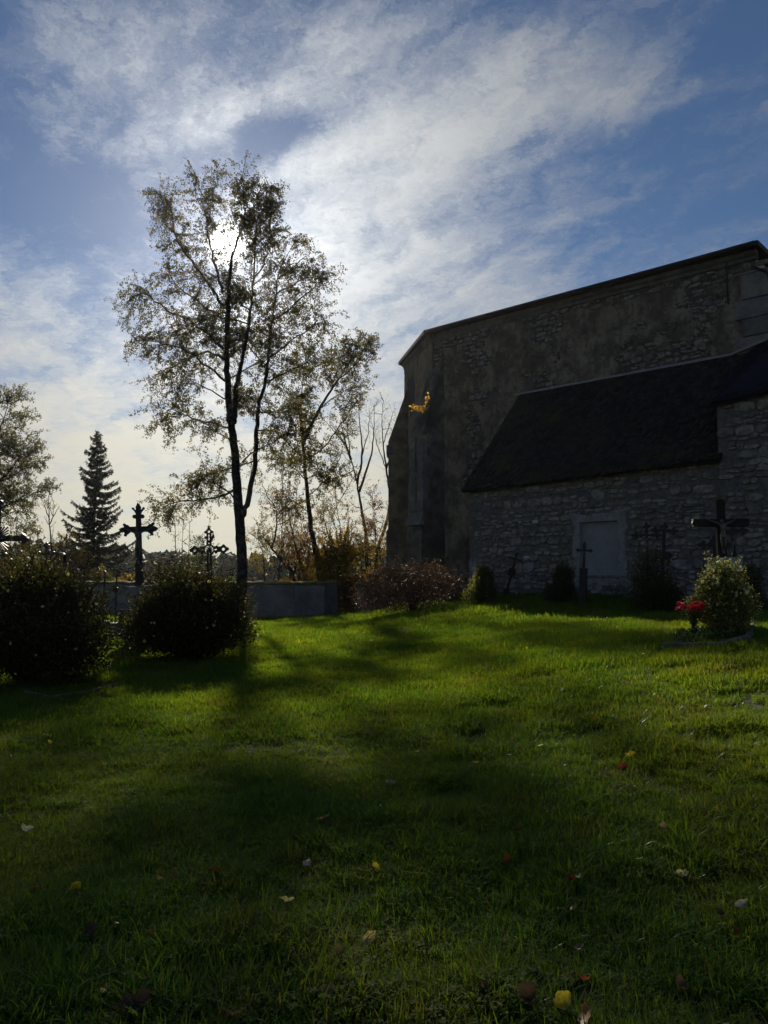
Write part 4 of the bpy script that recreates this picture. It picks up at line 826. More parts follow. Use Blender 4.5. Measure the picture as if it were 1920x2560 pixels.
BG = [('autumn_shrub', 'yellow-green autumn bush glowing above the wall right of the birch', 838, 1445, 33.5, 130, 150, L_yellow, 4200, 21), ('autumn_shrub', 'low orange-brown thicket just right of the birch trunk', 660, 1450, 33, 110, 60, L_orange, 2600, 22),
      ('autumn_shrub', 'russet thicket above the middle of the churchyard wall', 730, 1450, 34, 110, 66, L_yellow, 2600, 23), ('autumn_shrub', 'brownish bush behind the iron gate', 885, 1455, 33, 90, 70, L_orange, 2200, 24), ('autumn_shrub', 'yellowing bush left of the church buttress', 935, 1455, 34.5, 80, 78, L_yellow, 2200, 25),
      ('autumn_shrub', 'bright yellow bush left of the tall iron crucifix', 330, 1450, 33, 60, 72, L_yellow, 1900, 26), ('autumn_shrub', 'yellow-green bush between crucifix and wheel cross', 425, 1450, 34, 90, 60, L_yellow, 2200, 27), ('autumn_shrub', 'green bush just left of the birch trunk', 575, 1450, 33, 70, 66, L_green, 1900, 28), ('autumn_shrub', 'orange bush below the spruce', 205, 1455, 32.5, 90, 56, L_orange, 2200, 29),
      ('autumn_shrub', 'broad dark bush at the foot of the spruce', 255, 1455, 35, 160, 76, L_locust, 3600, 30), ('autumn_shrub', 'leafy bush under the left-edge tree', 80, 1450, 35, 130, 96, L_locust, 3400, 31), ('autumn_shrub', 'orange-yellow bush at the far left edge', 2, 1450, 33, 60, 80, L_orange, 1800, 32), ('autumn_shrub', 'tall thin brush behind the gate and shrub', 785, 1450, 36, 90, 104, L_yellow, 2600, 33),
      ('autumn_shrub', 'grey-green bush right behind the wheel cross', 510, 1450, 35, 80, 62, L_locust, 2000, 34)]
for nm, lb, px, pb, Y, w, h, lm, n, sd_ in BG: shrub(nm, lb, px, pb, Y + 4, w * 1.1, h * 1.15, lm, .10, int(n * 2.4), lobes=7, stems=26, seed=sd_, sprigs=90, group='bushes beyond the churchyard wall')
# little golden plant rooted in the buttress
c = P(1052, 1012, 30.4); pl = thing('wall_plant', 'sunlit golden-leaved sprig growing out of the church buttress', 'plant', tuple(P(1066, 1020, 30.8))); lv = Leaves(); mb = MB()
for a, b in [((1066, 1022), (1068, 990)), ((1064, 1024), (1040, 1016)), ((1060, 1024), (1028, 1019)), ((1066, 1024), (1052, 1026))]:
    p0, p1 = P(a[0], a[1], 30.8), P(b[0], b[1], 30.2); mb.tube([p0 + Vector((.05, .12, -.1)), p0.lerp(p1, .5) + Vector((0, -.05, .03)), p1], [.016, .011, .005], 5)
    for i in range(34): lv.put(p0.lerp(p1, rng.uniform(.15, 1.05)) + Vector(rng.normal(0, .05, 3)), rvec(), rng.uniform(.06, .11), rng.random())
tag(mb.build('stems', M_twig, pl, world=True), kind='stuff'); lv.build('foliage', L_gold, pl, .8)
# far wood: reads as one mass
lv = Leaves(); r = np.random.default_rng(44)
for i in range(620):
    x = r.uniform(-135, 95); Y = r.uniform(125, 190); gz = -3.9; H = r.uniform(8.0, 11.5) + 1.5 * math.sin(x * .06); con = r.random() < .6; n = 150
    t = r.random(n) ** 1.15; rad = (2.3 * (1 - t) + .15) if con else 2.6 * np.sqrt(np.clip(1 - (2 * t - 1) ** 2, 0, 1)) * .85; az = r.uniform(0, 6.3, n); q = np.sqrt(r.random(n))
    p = np.c_[x + np.cos(az) * rad * q, Y + np.sin(az) * rad * q, gz + H * (.08 + .92 * t)]
    lv.arr(p, np.c_[np.cos(az), np.sin(az), -.3 + .0 * az], r.uniform(.9, 2.0, n), np.clip(r.random(n) * .5 + (.4 if r.random() < .08 else 0), 0, 1))
tag(lv.build('far_forest', L_far, None, .8), 'low dark line of far woodland on the horizon', 'forest', kind='stuff')
# ------------------------------------------------------------------ graves and crosses
def figure(parent, s, matl, y=-.05, z=0.0, lean=0.0, name='figure'):
    """a crucified figure of height s as one continuous skin: arms raised, head bowed, knees bent"""
    J = {'pel': (0, .0, 0), 'wai': (.01, -.01, .10), 'che': (.0, -.02, .22), 'nec': (.0, -.03, .31), 'hea': (-.035, -.065, .355), 'cro': (-.045, -.055, .41),
         'shl': (-.085, -.015, .295), 'ell': (-.20, .0, .335), 'hal': (-.315, .02, .40), 'fil': (-.345, .02, .415), 'shr': (.085, -.015, .295), 'elr': (.20, .0, .335), 'har': (.315, .02, .40), 'fir': (.345, .02, .415),
         'hpl': (-.045, .0, -.04), 'knl': (-.05, -.06, -.22), 'anl': (-.015, .0, -.40), 'tol': (-.012, -.04, -.47), 'hpr': (.045, .0, -.04), 'knr': (.035, -.055, -.22), 'anr': (.012, -.005, -.41), 'tor': (.012, -.045, -.475)}
    Rd = {'pel': .062, 'wai': .052, 'che': .070, 'nec': .028, 'hea': .042, 'cro': .034, 'shl': .034, 'ell': .022, 'hal': .017, 'fil': .012, 'shr': .034, 'elr': .022, 'har': .017, 'fir': .012, 'hpl': .045, 'knl': .033, 'anl': .020, 'tol': .017, 'hpr': .045, 'knr': .033, 'anr': .020, 'tor': .017}
    E = ['pel wai', 'wai che', 'che nec', 'nec hea', 'hea cro', 'che shl', 'shl ell', 'ell hal', 'hal fil', 'che shr', 'shr elr', 'elr har', 'har fir', 'pel hpl', 'hpl knl', 'knl anl', 'anl tol', 'pel hpr', 'hpr knr', 'knr anr', 'anr tor']
    ks = list(J); me = bpy.data.meshes.new('figure'); me.from_pydata([tuple(a * s for a in J[k]) for k in ks], [tuple(ks.index(x) for x in e.split()) for e in E], []); me.update()
    o = link(name, me, matl, parent); o.location = (0, y, z); o.rotation_euler = (0, lean, 0)
    md = o.modifiers.new('skin', 'SKIN'); md.use_smooth_shade = True
    for i, k in enumerate(ks): d_ = me.skin_vertices[0].data[i]; d_.radius = (Rd[k] * s, Rd[k] * s * .85); d_.use_root = (k == 'pel')
    o.modifiers.new('sub', 'SUBSURF').levels = 1; o.modifiers['sub'].render_levels = 1
    # loincloth
    m = MB(); m.lathe([(.070 * s, -.075 * s), (.076 * s, -.03 * s), (.066 * s, .03 * s)], (0, 0, 0), 10); lc = m.build('loincloth', matl, o, smooth=True); return o
def trefoil(m, x, z, r, ang, y0, y1, pointed=False):
    c, s_ = math.cos(ang), math.sin(ang); q = lambda a, b: (x + a * c - b * s_, z + a * s_ + b * c)
    for a, b in ((0.2, .95), (.2, -.95), (1.3, 0)): m.disc(*q(a * r, b * r), r * .72, y0, y1, 10)
    m.disc(*q(.3 * r, 0), r * .8, y0, y1, 10)
    if pointed: m.prism([q(1.6 * r, -.55 * r), q(2.6 * r, 0), q(1.6 * r, .55 * r)], y0, y1)
def cross_root(name, label, px, pyb, Y, yaw=0.0, lean=0.0, group=None, cat='grave cross'):
    p = P(px, pyb, Y); gz = G(p.x, Y); return thing(name, label, cat, (p.x, Y, gz), group, (0, lean, yaw)), gz
def zl(py, Y, gz): return P(960, py, Y).z - gz
def stone_base(root, w, h, d_, matl=None, z0=-.1, taper=.92, name='plinth'):
    m = MB(); a, b = w / 2, d_ / 2; m.hexa([(-a, -b, z0), (a, -b, z0), (a, b, z0), (-a, b, z0)], [(-a * taper, -b * taper, h), (a * taper, -b * taper, h), (a * taper, b * taper, h), (-a * taper, b * taper, h)]); return m.build(name, matl or M_granite, root, bevel=.02)
def bar(m, x0, z0, x1, z1, w, y0=-.03, y1=.03, w1=None):
    dx, dz = x1 - x0, z1 - z0; l = math.hypot(dx, dz); nx_, nz_ = -dz / l * w / 2, dx / l * w / 2; k = (w1 or w) / w
    m.prism([(x0 - nx_, z0 - nz_), (x1 - nx_ * k, z1 - nz_ * k), (x1 + nx_ * k, z1 + nz_ * k), (x0 + nx_, z0 + nz_)], y0, y1)
# 1 tall cast iron crucifix behind the right-hand bush
Y = 18.0; r_, gz = cross_root('iron_crucifix', 'tall cast iron crucifix with leafy arm ends against the sky', 357, 1440, Y, R(8), R(-2.5)); u = Y / F
za = zl(1323, Y, gz); ztp = zl(1270, Y, gz); zb_ = zl(1415, Y, gz)
stone_base(r_, .62, zb_ * .75, .5); m = MB(); bar(m, 0, zb_ * .7, 0, ztp, .14, -.05, .05, .11); m.prism([(-.10, zb_ * .7), (.10, zb_ * .7), (.085, zb_ + .1), (-.085, zb_ + .1)], -.07, .07); m.build('shaft', M_iron, r_, bevel=.008)
m = MB(); bar(m, -.34, za, .34, za, .13, -.045, .045); m.build('crossbar', M_iron, r_, bevel=.008)
for sx in (-1, 1):
    m = MB()
    for dx, dz, an in ((.30, .08, 25), (.28, -.09, -50), (.36, 0, 0)): bar(m, sx * .22, za + dz * .5, sx * (dx + .02), za + dz * 1.35, .07, -.03, .03, .03); m.disc(sx * (dx + .02), za + dz * 1.4, .035, -.035, .035, 8)
    m.disc(sx * .27, za + .055, .06, -.04, .04); m.disc(sx * .27, za - .055, .06, -.04, .04); m.disc(sx * .36, za, .055, -.04, .04); m.disc(sx * .41, za + .005, .03, -.03, .03, 8); m.build('leaf_end', M_iron, r_)
m = MB()
for sx in (-1, 1): bar(m, sx * .04, ztp - .10, sx * .115, ztp - .02, .05, -.03, .03, .035); m.disc(sx * .12, ztp - .01, .028, -.03, .03, 8); m.disc(sx * .085, ztp - .20, .05, -.04, .04, 8)
m.disc(0, ztp + .01, .06, -.04, .04); m.disc(0, ztp + .075, .035, -.035, .035, 8); m.disc(0, ztp - .09, .075, -.045, .045); m.build('crown_finial', M_iron, r_)
figure(r_, .98, M_figure_dark, -.10, za - .36)
# 2 ornate cross with a spoked wheel
Y = 17.6; r_, gz = cross_root('wheel_cross', 'ornate openwork iron cross with a spoked wheel at its centre', 530, 1440, Y, R(-5), R(-2)); za = zl(1374, Y, gz); ztp = zl(1318, Y, gz)
stone_base(r_, .55, .8, .42); m = MB(); bar(m, -.035, .7, -.035, za, .035); bar(m, .035, .7, .035, za, .035); m.build('shaft', M_iron, r_)
rw = .115; m = MB(); m.ring(0, za, rw, .018, 28); m.disc(0, za, .034, -.03, .03, 12); wheel = m.build('wheel', M_iron, r_)
for i in range(18):
    a = 2 * math.pi * i / 18; m = MB(); bar(m, .03 * math.cos(a), za + .03 * math.sin(a), rw * math.cos(a), za + rw * math.sin(a), .006, -.008, .008, .013); m.build('spoke', M_iron, wheel)
for sx in (-1, 1):
    m = MB(); bar(m, sx * .11, za + .04, sx * .30, za + .04, .045); bar(m, sx * .11, za - .04, sx * .30, za - .04, .045); bar(m, sx * .20, za - .05, sx * .20, za + .05, .03); m.ring(sx * .335, za, .062, .030, 16)
    m.disc(sx * .415, za, .045, -.02, .02, 10); m.disc(sx * .25, za, .04, -.02, .02, 10); m.disc(sx * .34, za + .08, .03, -.02, .02, 8); m.disc(sx * .34, za - .08, .03, -.02, .02, 8); m.disc(sx * .18, za + .06, .028, -.02, .02, 8); m.disc(sx * .16, za - .07, .028, -.02, .02, 8); m.build('openwork_arm', M_iron, r_)
m = MB(); bar(m, -.04, za + .10, -.035, ztp - .12, .028); bar(m, .04, za + .10, .035, ztp - .12, .028); m.disc(0, za + .19, .03, -.02, .02, 8); m.ring(0, ztp - .10, .05, .022, 14); m.disc(-.075, ztp - .11, .032, -.02, .02, 8); m.disc(.075, ztp - .11, .032, -.02, .02, 8)
m.disc(-.075, ztp - .23, .03, -.02, .02, 8); m.prism([(.05, ztp - .27), (.12, ztp - .20), (.10, ztp - .14), (.125, ztp - .22), (.07, ztp - .31)], -.02, .02); m.disc(0, ztp - .035, .03, -.02, .02, 8); m.prism([(-.018, ztp - .02), (.018, ztp - .02), (0, ztp + .05)], -.02, .02); m.build('openwork_head', M_iron, r_)
# 3 crucifix with sun rays at the left edge
Y = 14.0; r_, gz = cross_root('ray_crucifix', 'dark crucifix with a sunburst of rays cut by the left edge', -14, 1440, Y, R(3)); za = zl(1346, Y, gz); ztp = zl(1255, Y, gz)
stone_base(r_, .6, .9, .45); m = MB(); bar(m, 0, .85, 0, ztp, .11, -.05, .05); trefoil(m, 0, ztp - .02, .06, math.pi / 2, -.045, .045, True); m.build('shaft', M_iron, r_, bevel=.008)
m = MB(); bar(m, -.50, za, .50, za, .105, -.045, .045); m.build('crossbar', M_iron, r_, bevel=.008)
for sx in (-1, 1): m = MB(); m.prism([(sx * .46, za - .05), (sx * .47, za - .11), (sx * .53, za - .06), (sx * .585, za), (sx * .53, za + .06), (sx * .47, za + .10), (sx * .46, za + .05)], -.05, .05); m.build('arm_end', M_iron, r_)
for qd in range(4):
    for k in range(5):
        a = math.pi / 2 * qd + R(24 + 10.5 * k); L = .30 - .03 * abs(k - 2); m = MB(); bar(m, .08 * math.cos(a), za + .08 * math.sin(a), L * math.cos(a), za + L * math.sin(a), .016, -.012, .012, .022); m.build('ray', M_iron, r_)
figure(r_, .80, M_figure_dark, -.09, za - .27)
# 4 smaller markers on the left
Y = 20; r_, gz = cross_root('stone_cross', 'small dark trefoil cross peeping above the left bush', 10, 1440, Y); za = zl(1402, Y, gz); stone_base(r_, .45, .9, .35); m = MB(); bar(m, 0, .85, 0, za + .1, .14, -.05, .05); bar(m, -.10, za, .10, za, .12, -.045, .045); m.disc(0, za + .13, .085, -.05, .05); m.disc(-.13, za, .07, -.05, .05); m.disc(.13, za, .07, -.05, .05); m.build('cross', M_iron, r_, bevel=.008)
Y = 19; r_, gz = cross_root('headstone', 'tall dark round-topped headstone left of the spruce', 143, 1440, Y, R(-12), cat='headstone'); ztp = zl(1380, Y, gz); w = .195; stone_base(r_, .62, .55, .36); out = [(-w, .5), (w, .5), (w, ztp - .06), (w * .7, ztp - .015), (0, ztp), (-w * .7, ztp - .015), (-w, ztp - .06)]; m = MB(); m.prism(out, -.06, .06); m.build('slab', M_granite_dark, r_, bevel=.01)
Y = 21; r_, gz = cross_root('iron_cross', 'slim dark cross just left of the tall headstone', 114, 1440, Y); za = zl(1385, Y, gz); stone_base(r_, .42, .7, .34); m = MB(); bar(m, 0, .65, 0, za + .22, .08, -.03, .03); bar(m, -.19, za, .19, za, .075, -.028, .028); m.build('cross', M_iron, r_, bevel=.006)
m = MB(); trefoil(m, 0, za + .22, .05, math.pi / 2, -.03, .03); trefoil(m, .19, za, .045, 0, -.03, .03); trefoil(m, -.19, za, .045, math.pi, -.03, .03); m.build('trefoil_ends', M_iron, r_)
Y = 25; r_, gz = cross_root('iron_cross', 'iron cross with an oval medallion against the far wall', 257, 1530, Y, lean=R(1)); za = zl(1443, Y, gz); zm = zl(1487, Y, gz); stone_base(r_, .36, .30, .3); m = MB(); bar(m, 0, .25, 0, za + .16, .045); bar(m, -.20, za, .20, za, .05); m.disc(0, za + .17, .04, -.03, .03, 8); m.build('cross', M_iron, r_)
m = MB(); m.disc(0, zm, .105, -.06, -.01, 20, .8); m.build('medallion', M_iron, r_); m = MB(); m.ring(0, zm, .12, .016, 22, -.04, .8); m.build('medallion_rim', M_figure, r_); m = MB(); m.disc(0, zm - .25, .09, -.05, .02, 12); m.disc(0, zm - .38, .06, -.05, .02, 10); m.build('shaft_ornament', M_iron, r_)
Y = 25.5; r_, gz = cross_root('iron_cross', 'thin iron cross with a round plaque beside the oval medallion cross', 289, 1530, Y); za = zl(1440, Y, gz); stone_base(r_, .34, .22, .3); m = MB(); bar(m, 0, .2, 0, za + .22, .04); bar(m, -.16, za, .16, za, .045); m.build('cross', M_iron, r_); m = MB(); m.disc(0, zl(1475, Y, gz), .10, -.05, -.005, 16); m.build('plaque', M_iron, r_)
for px, Y, w, h, lb in [(286, 24, .34, .30, 'low pale grave kerb stone in the gap between the bushes, farther one'), (305, 22, .44, .34, 'low dark grave plinth in the gap between the bushes, nearer one')]:
    r_, gz = cross_root('grave_plinth', lb, px, 1540, Y, R(4), cat='grave plinth'); stone_base(r_, w, h - .06, .32, M_granite, name='block'); m = MB(); m.box((0, 0, h - .03), (w * 1.12, .38, .055)); m.build('cap_slab', M_granite, r_, bevel=.012)
r_, gz = cross_root('iron_cross', 'low dark iron marker on the nearer grave plinth', 304, 1530, 22.05); m = MB(); bar(m, 0, .33, 0, .62, .14, -.03, .03); bar(m, -.12, .55, .12, .55, .06, -.028, .028); m.disc(0, .66, .05, -.03, .03, 8); m.build('marker', M_iron, r_)
Y = 19.2; r_, gz = cross_root('grave_marker', 'black beaded grave marker on a rough granite plinth between the bushes', 332, 1598, Y, R(-6), cat='grave marker')
stone_base(r_, .50, .20, .42, name='plinth_block', taper=.97); m = MB(); m.hexa([(-.29, -.24, .202), (.29, -.24, .202), (.29, .24, .202), (-.29, .24, .202)], [(-.26, -.21, .30), (.27, -.21, .29), (.27, .21, .29), (-.26, .21, .30)]); m.build('plinth_cap', M_granite, r_, bevel=.025)
w = .115; m = MB(); out = [(-w * 1.1, .29), (w * 1.1, .29), (w, .56), (w * .75, .65), (0, .70), (-w * .75, .65), (-w, .56)]; m.prism(out, -.035, .035); m.build('tablet', M_iron, r_, bevel=.01)
for i in range(15):
    sx = -1 if i % 2 else 1; z = .32 + .042 * (i // 2) * 1.0
    m = MB(); m.lathe([(.001, -.011), (.010, -.006), (.012, 0), (.010, .006), (.001, .011)], (sx * (w + .002 - .0 * z), -.05, z), 8); m.build('bead', M_bead, r_, smooth=True)
for dx, dz in ((0, .735), (-.05, .70), (.05, .70), (.0, .79), (-.035, .75), (.035, .75)): m = MB(); m.lathe([(.001, -.016), (.014, -.008), (.017, 0), (.014, .008), (.001, .016)], (dx, 0, dz), 8); m.build('bead', M_bead, r_, smooth=True)
r_ = thing('kerb_stone', 'small low stone block in the grass left of the granite plinth', 'stone', tuple(P(272, 1592, 19.6).to_2d()) + (G(P(272, 1592, 19.6).x, 19.6),)); m = MB(); m.box((0, 0, .05), (.24, .16, .22)); m.build('block', M_granite, r_, bevel=.03)
r_ = thing('grave_border', 'low weathered timber border of a bare grave at lower left', 'grave border', tuple(on_ground(190, 1725)))
pp = [on_ground(62, 1738), on_ground(120, 1752), on_ground(210, 1738), on_ground(300, 1712)]
for i, (a, b) in enumerate(((0, 1), (1, 2), (2, 3))):
    A, B = pp[a].copy(), pp[b].copy(); dv = (B - A); dv.z = 0; n_ = Vector((-dv.y, dv.x, 0)).normalized() * .03; q = [A - n_ - Vector((0, 0, .05)), B - n_ - Vector((0, 0, .05)), B + n_ - Vector((0, 0, .05)), A + n_ - Vector((0, 0, .05))]
    m = MB(); m.hexa(q, [x + Vector((0, 0, .12 - .01 * i)) for x in q]); m.build('plank', M_board, r_, world=True, bevel=.008)
# 5 crosses along the church wall
Y = 23.6; r_, gz = cross_root('leaning_cross', 'old iron cross leaning right against the rubble wall beside the small shrub', 1262, 1480, Y, R(-25), R(16)); za = zl(1397, Y, gz) * 1.03; ztp = zl(1381, Y, gz) * 1.04; m = MB(); bar(m, 0, -.1, 0, ztp, .075, -.03, .03, .06); bar(m, -.22, za, .22, za, .06, -.028, .028); m.build('cross', M_iron, r_, bevel=.006)
m = MB(); out = [(-.10, za - .52), (.10, za - .52), (.13, za - .40), (.08, za - .30), (0, za - .26), (-.08, za - .30), (-.13, za - .40)]; m.prism(out, -.06, -.032); m.build('plaque', M_rust, r_); m = MB(); out = [(-.12, -.1), (.12, -.1), (.07, .30), (-.07, .30)]; m.prism(out, -.04, .04); m.build('foot', M_iron, r_)
Y = 20.9; r_, gz = cross_root('iron_crucifix', 'black crucifix with arrow-shaped ends in front of the walled-up window', 1456, 1500, Y, R(-20), R(3)); za = zl(1376, Y, gz); ztp = zl(1358, Y, gz); zb_ = zl(1420, Y, gz)
stone_base(r_, .22, zl(1440, Y, gz), .20, M_iron); m = MB(); m.box((0, 0, zl(1430, Y, gz)), (.20, .16, .21)); m.build('socket', M_iron, r_, bevel=.008); m = MB(); bar(m, 0, zb_, 0, ztp - .04, .062, -.025, .025); m.disc(0, ztp - .10, .055, -.026, .026, 10); m.prism([(-.06, ztp - .05), (.06, ztp - .05), (0, ztp + .04)], -.024, .024); m.build('shaft', M_iron, r_)  # stone plinth in near-black iron colour, standing in for shade
m = MB(); bar(m, -.17, za, .17, za, .06, -.022, .022)
for sx in (-1, 1): m.prism([(sx * .15, za - .065), (sx * .235, za), (sx * .15, za + .065)], -.023, .023)
m.build('crossbar', M_iron, r_); figure(r_, .42, M_figure_dark, -.04, za - .15)
def ornate(px, pb, Y, pa, pt, half, lb, fig=True, lean=0.0, yaw=R(-15), plq=None):
    r_, gz = cross_root('ornate_cross', lb, px, pb, Y, yaw, lean); za = zl(pa, Y, gz); ztp = zl(pt, Y, gz); stone_base(r_, .40, .45, .34); m = MB(); bar(m, 0, .4, 0, ztp - .05, .07, -.025, .025); m.build('shaft', M_iron, r_)
    m = MB(); bar(m, -half, za, half, za, .055, -.022, .022); m.build('crossbar', M_iron, r_)
    for nm, x, z, a in (('arm_end', half - .06, za, 0), ('arm_end', -half + .06, za, math.pi), ('head', 0, ztp - .16, math.pi / 2)):
        m = MB(); trefoil(m, x, z, .058, a, -.022, .022, True); m.disc(x - .10 * math.cos(a), z - .10 * math.sin(a), .05, -.02, .02, 8); m.build(nm, M_iron, r_)
    if fig: figure(r_, .62, M_figure_dark, -.05, za - .27)
    if plq: m = MB(); m.disc(.10, zl(plq, Y, gz), .13, -.07, -.03, 16); m.build('plaque', M_iron, r_)
    return r_
ornate(1622, 1535, 19.3, 1338, 1302, .30, 'ornate iron crucifix with figure, left of the pair behind the dark shrub')
ornate(1653, 1535, 19.8, 1326, 1302, .27, 'ornate iron cross tilted right, second of the pair behind the dark shrub', False, R(4), plq=1392)
ornate(1792, 1540, 15.4, 1362, 1335, .25, 'small ornate iron cross half hidden left of the big crucifix', False)
ornate(1851, 1540, 15.8, 1328, 1312, .24, 'thin greenish iron crucifix half hidden right of the big crucifix', True, R(-3))
# 6 the large wooden crucifix on its grave
Y = 13.2; r_, gz = cross_root('wooden_crucifix', 'large black wooden crucifix with pale figure above the flowering shrub', 1810, 1560, Y, R(-8), cat='crucifix'); za = zl(1307, Y, gz); ztp = zl(1249, Y, gz); zpl = zl(1397, Y, gz); wb = .145
m = MB(); m.hexa([(-wb / 2, -.06, zpl - .1), (wb / 2, -.06, zpl - .1), (wb / 2, .06, zpl - .1), (-wb / 2, .06, zpl - .1)], [(-wb / 2, -.06, ztp - .02), (wb / 2, -.06, ztp - .02), (wb / 2, .06, ztp - .02), (-wb / 2, .06, ztp - .02)]); m.add([(-wb / 2, -.06, ztp - .018), (wb / 2, -.06, ztp - .018), (wb / 2, .06, ztp - .018), (-wb / 2, .06, ztp - .018), (0, -.05, ztp + .01), (0, .05, ztp + .01)], [(0, 1, 4), (1, 2, 5, 4), (2, 3, 5), (3, 0, 4, 5)]); m.build('post', M_wood, r_, bevel=.004)
m = MB(); h = .067; m.hexa([(-.45, -.066, za - h), (.45, -.066, za - h), (.45, .066, za - h), (-.45, .066, za - h)], [(-.46, -.066, za + h), (.46, -.066, za + h), (.46, .066, za + h), (-.46, .066, za + h)]); m.prism([(-.455, za - h + .02), (-.47, za), (-.455, za + h - .02)], -.05, .05); m.prism([(.455, za - h + .02), (.47, za), (.455, za + h - .02)], -.05, .05); m.build('beam', M_wood, r_, bevel=.006)
figure(r_, .66, M_figure, -.13, za - .22)
stone_base(r_, .44, zpl - .02, .36, M_granite, taper=.9); m = MB(); m.box((.04, -.20, zpl - .10), (.46, .05, .24)); m.build('inscription_slab', M_plate, r_, bevel=.008); m = MB(); m.box((.0, -.02, zpl + .0), (.50, .34, .035)); m.build('plinth_top', M_plate, r_, bevel=.008)
# grave kerb in front
r_ = thing('grave_kerb', 'low worn stone kerb edging the planted grave at the right', 'grave kerb', (4.4, 10.6, G(4.4, 10.6)))
A, B, C_ = on_ground(1655, 1612, .06), on_ground(1800, 1611, .06), on_ground(1872, 1592, .06)
D_ = on_ground(1880, 1560, .05)
for a, b, w, t, nm in ((A, B, .09, .10, 'kerb_stone'), (B, C_, .12, .08, 'kerb_stone'), (C_, D_, .10, .06, 'kerb_stone')):
    dv = b - a; n_ = Vector((-dv.y, dv.x, 0)).normalized() * w / 2; q = [a - n_ - Vector((0, 0, t)), b - n_ - Vector((0, 0, t)), b + n_ - Vector((0, 0, t)), a + n_ - Vector((0, 0, t))]; m = MB(); m.hexa(q, [x + Vector((0, 0, t + .03)) for x in q]); m.build(nm, M_board, r_, world=True, bevel=.02)
# ground cover on the grave
r = np.random.default_rng(71); lv = Leaves()
for i in range(2600):
    px = r.uniform(1680, 1850); py = r.uniform(1560, 1606); 
    if py > 1606 - max(0, px - 1800) * .3: continue
    lv.put((0, 0, 0), r.normal(0, 1, 3) * .6 + np.array([0, 0, .5]), r.uniform(.02, .05), r.random()); lv.c[-1] = (px, py, 0)
Yc = np.array([11.6 - (p[1] - 1560) / 46 * .95 for p in lv.c]); Xc = np.array([(p[0] - 960) / F * y * 1.0 for p, y in zip(lv.c, Yc)]); Zc = Gv(Xc, Yc) + r.uniform(.02, .13, len(Xc)); lv.c = [tuple(q) for q in np.c_[Xc, Yc, Zc]]
tag(lv.build('ground_cover', L_ivy, None, .9), 'leafy green ground cover planted on the kerbed grave', 'ground cover', kind='stuff')
# red flowers in a dark vase
Y = 11.1; b = P(1735, 1578, Y); gz = G(b.x, Y); r_ = thing('flower_vase', 'dark grave vase holding a bunch of red flowers', 'flower vase', (b.x, Y, gz)); hv_ = .20
m = MB(); m.lathe([(.028, -.04), (.034, 0), (.042, hv_ * .8), (.046, hv_), (.038, hv_ * 1.0), (.030, hv_ * .9)], (0, 0, 0), 14); m.build('vase', M_granite_dark, r_, smooth=True)
st = MB(); lv = Leaves()
pos = [(1698, 1510), (1696, 1522), (1711, 1522), (1722, 1519), (1729, 1525), (1738, 1508), (1737, 1518), (1753, 1513), (1748, 1525), (1728, 1532), (1744, 1519), (1704, 1515), (1733, 1514), (1756, 1518)]
def petal_head():
    if 'head' in FLOWER: return FLOWER['head']
    m = MB(); rr = random.Random(2)
    for ring_, (n, rad, el) in enumerate(((7, .030, .15), (6, .026, .7), (5, .018, 1.15))):
        for i in range(n):
            a = 2 * math.pi * (i + .5 * ring_) / n; dv = Vector((math.cos(a) * math.cos(el), math.sin(a) * math.cos(el), math.sin(el))); sd_ = Vector((-math.sin(a), math.cos(a), 0)); upv = dv.cross(sd_)
            m.add([dv * .003, dv * rad * .6 + sd_ * rad * .5, dv * rad * 1.1 + sd_ * rad * .3 + upv * .005, dv * rad * 1.1 - sd_ * rad * .3 + upv * .006, dv * rad * .6 - sd_ * rad * .5], [(0, 1, 2, 3, 4)])
    me = bpy.data.meshes.new('bloom'); me.from_pydata(m.v, [], m.f); me.update(); me.materials.append(L_red); FLOWER['head'] = me; return me
for i, (px, py) in enumerate(pos):
    p = P(px, py, Y + random.uniform(-.10, .10)) - Vector((b.x, Y, gz)); st = MB(); st.tube([(0, 0, hv_ * .7), (p.x * .35, p.y * .35, hv_ + (p.z - hv_) * .55), tuple(p)], .003, 4); st.build('stem', L_ivy, r_); o = bpy.data.objects.new('bloom', petal_head()); COL.objects.link(o); o.parent = r_; o.location = p; o.rotation_euler = (random.uniform(-.7, .5), random.uniform(-.6, .6), random.uniform(0, 6)); s_ = random.uniform(1.35, 1.9); o.scale = (s_, s_, s_)
    for k in range(14): t = random.uniform(.1, .95); lv.put(Vector((b.x, Y, gz)) + Vector((p.x * t * .8, p.y * t * .8, hv_ + (p.z - hv_) * t)), rvec() + Vector((0, 0, -.2)), random.uniform(.03, .055), random.random())
lv.build('leaves', L_ivy, r_, .7)
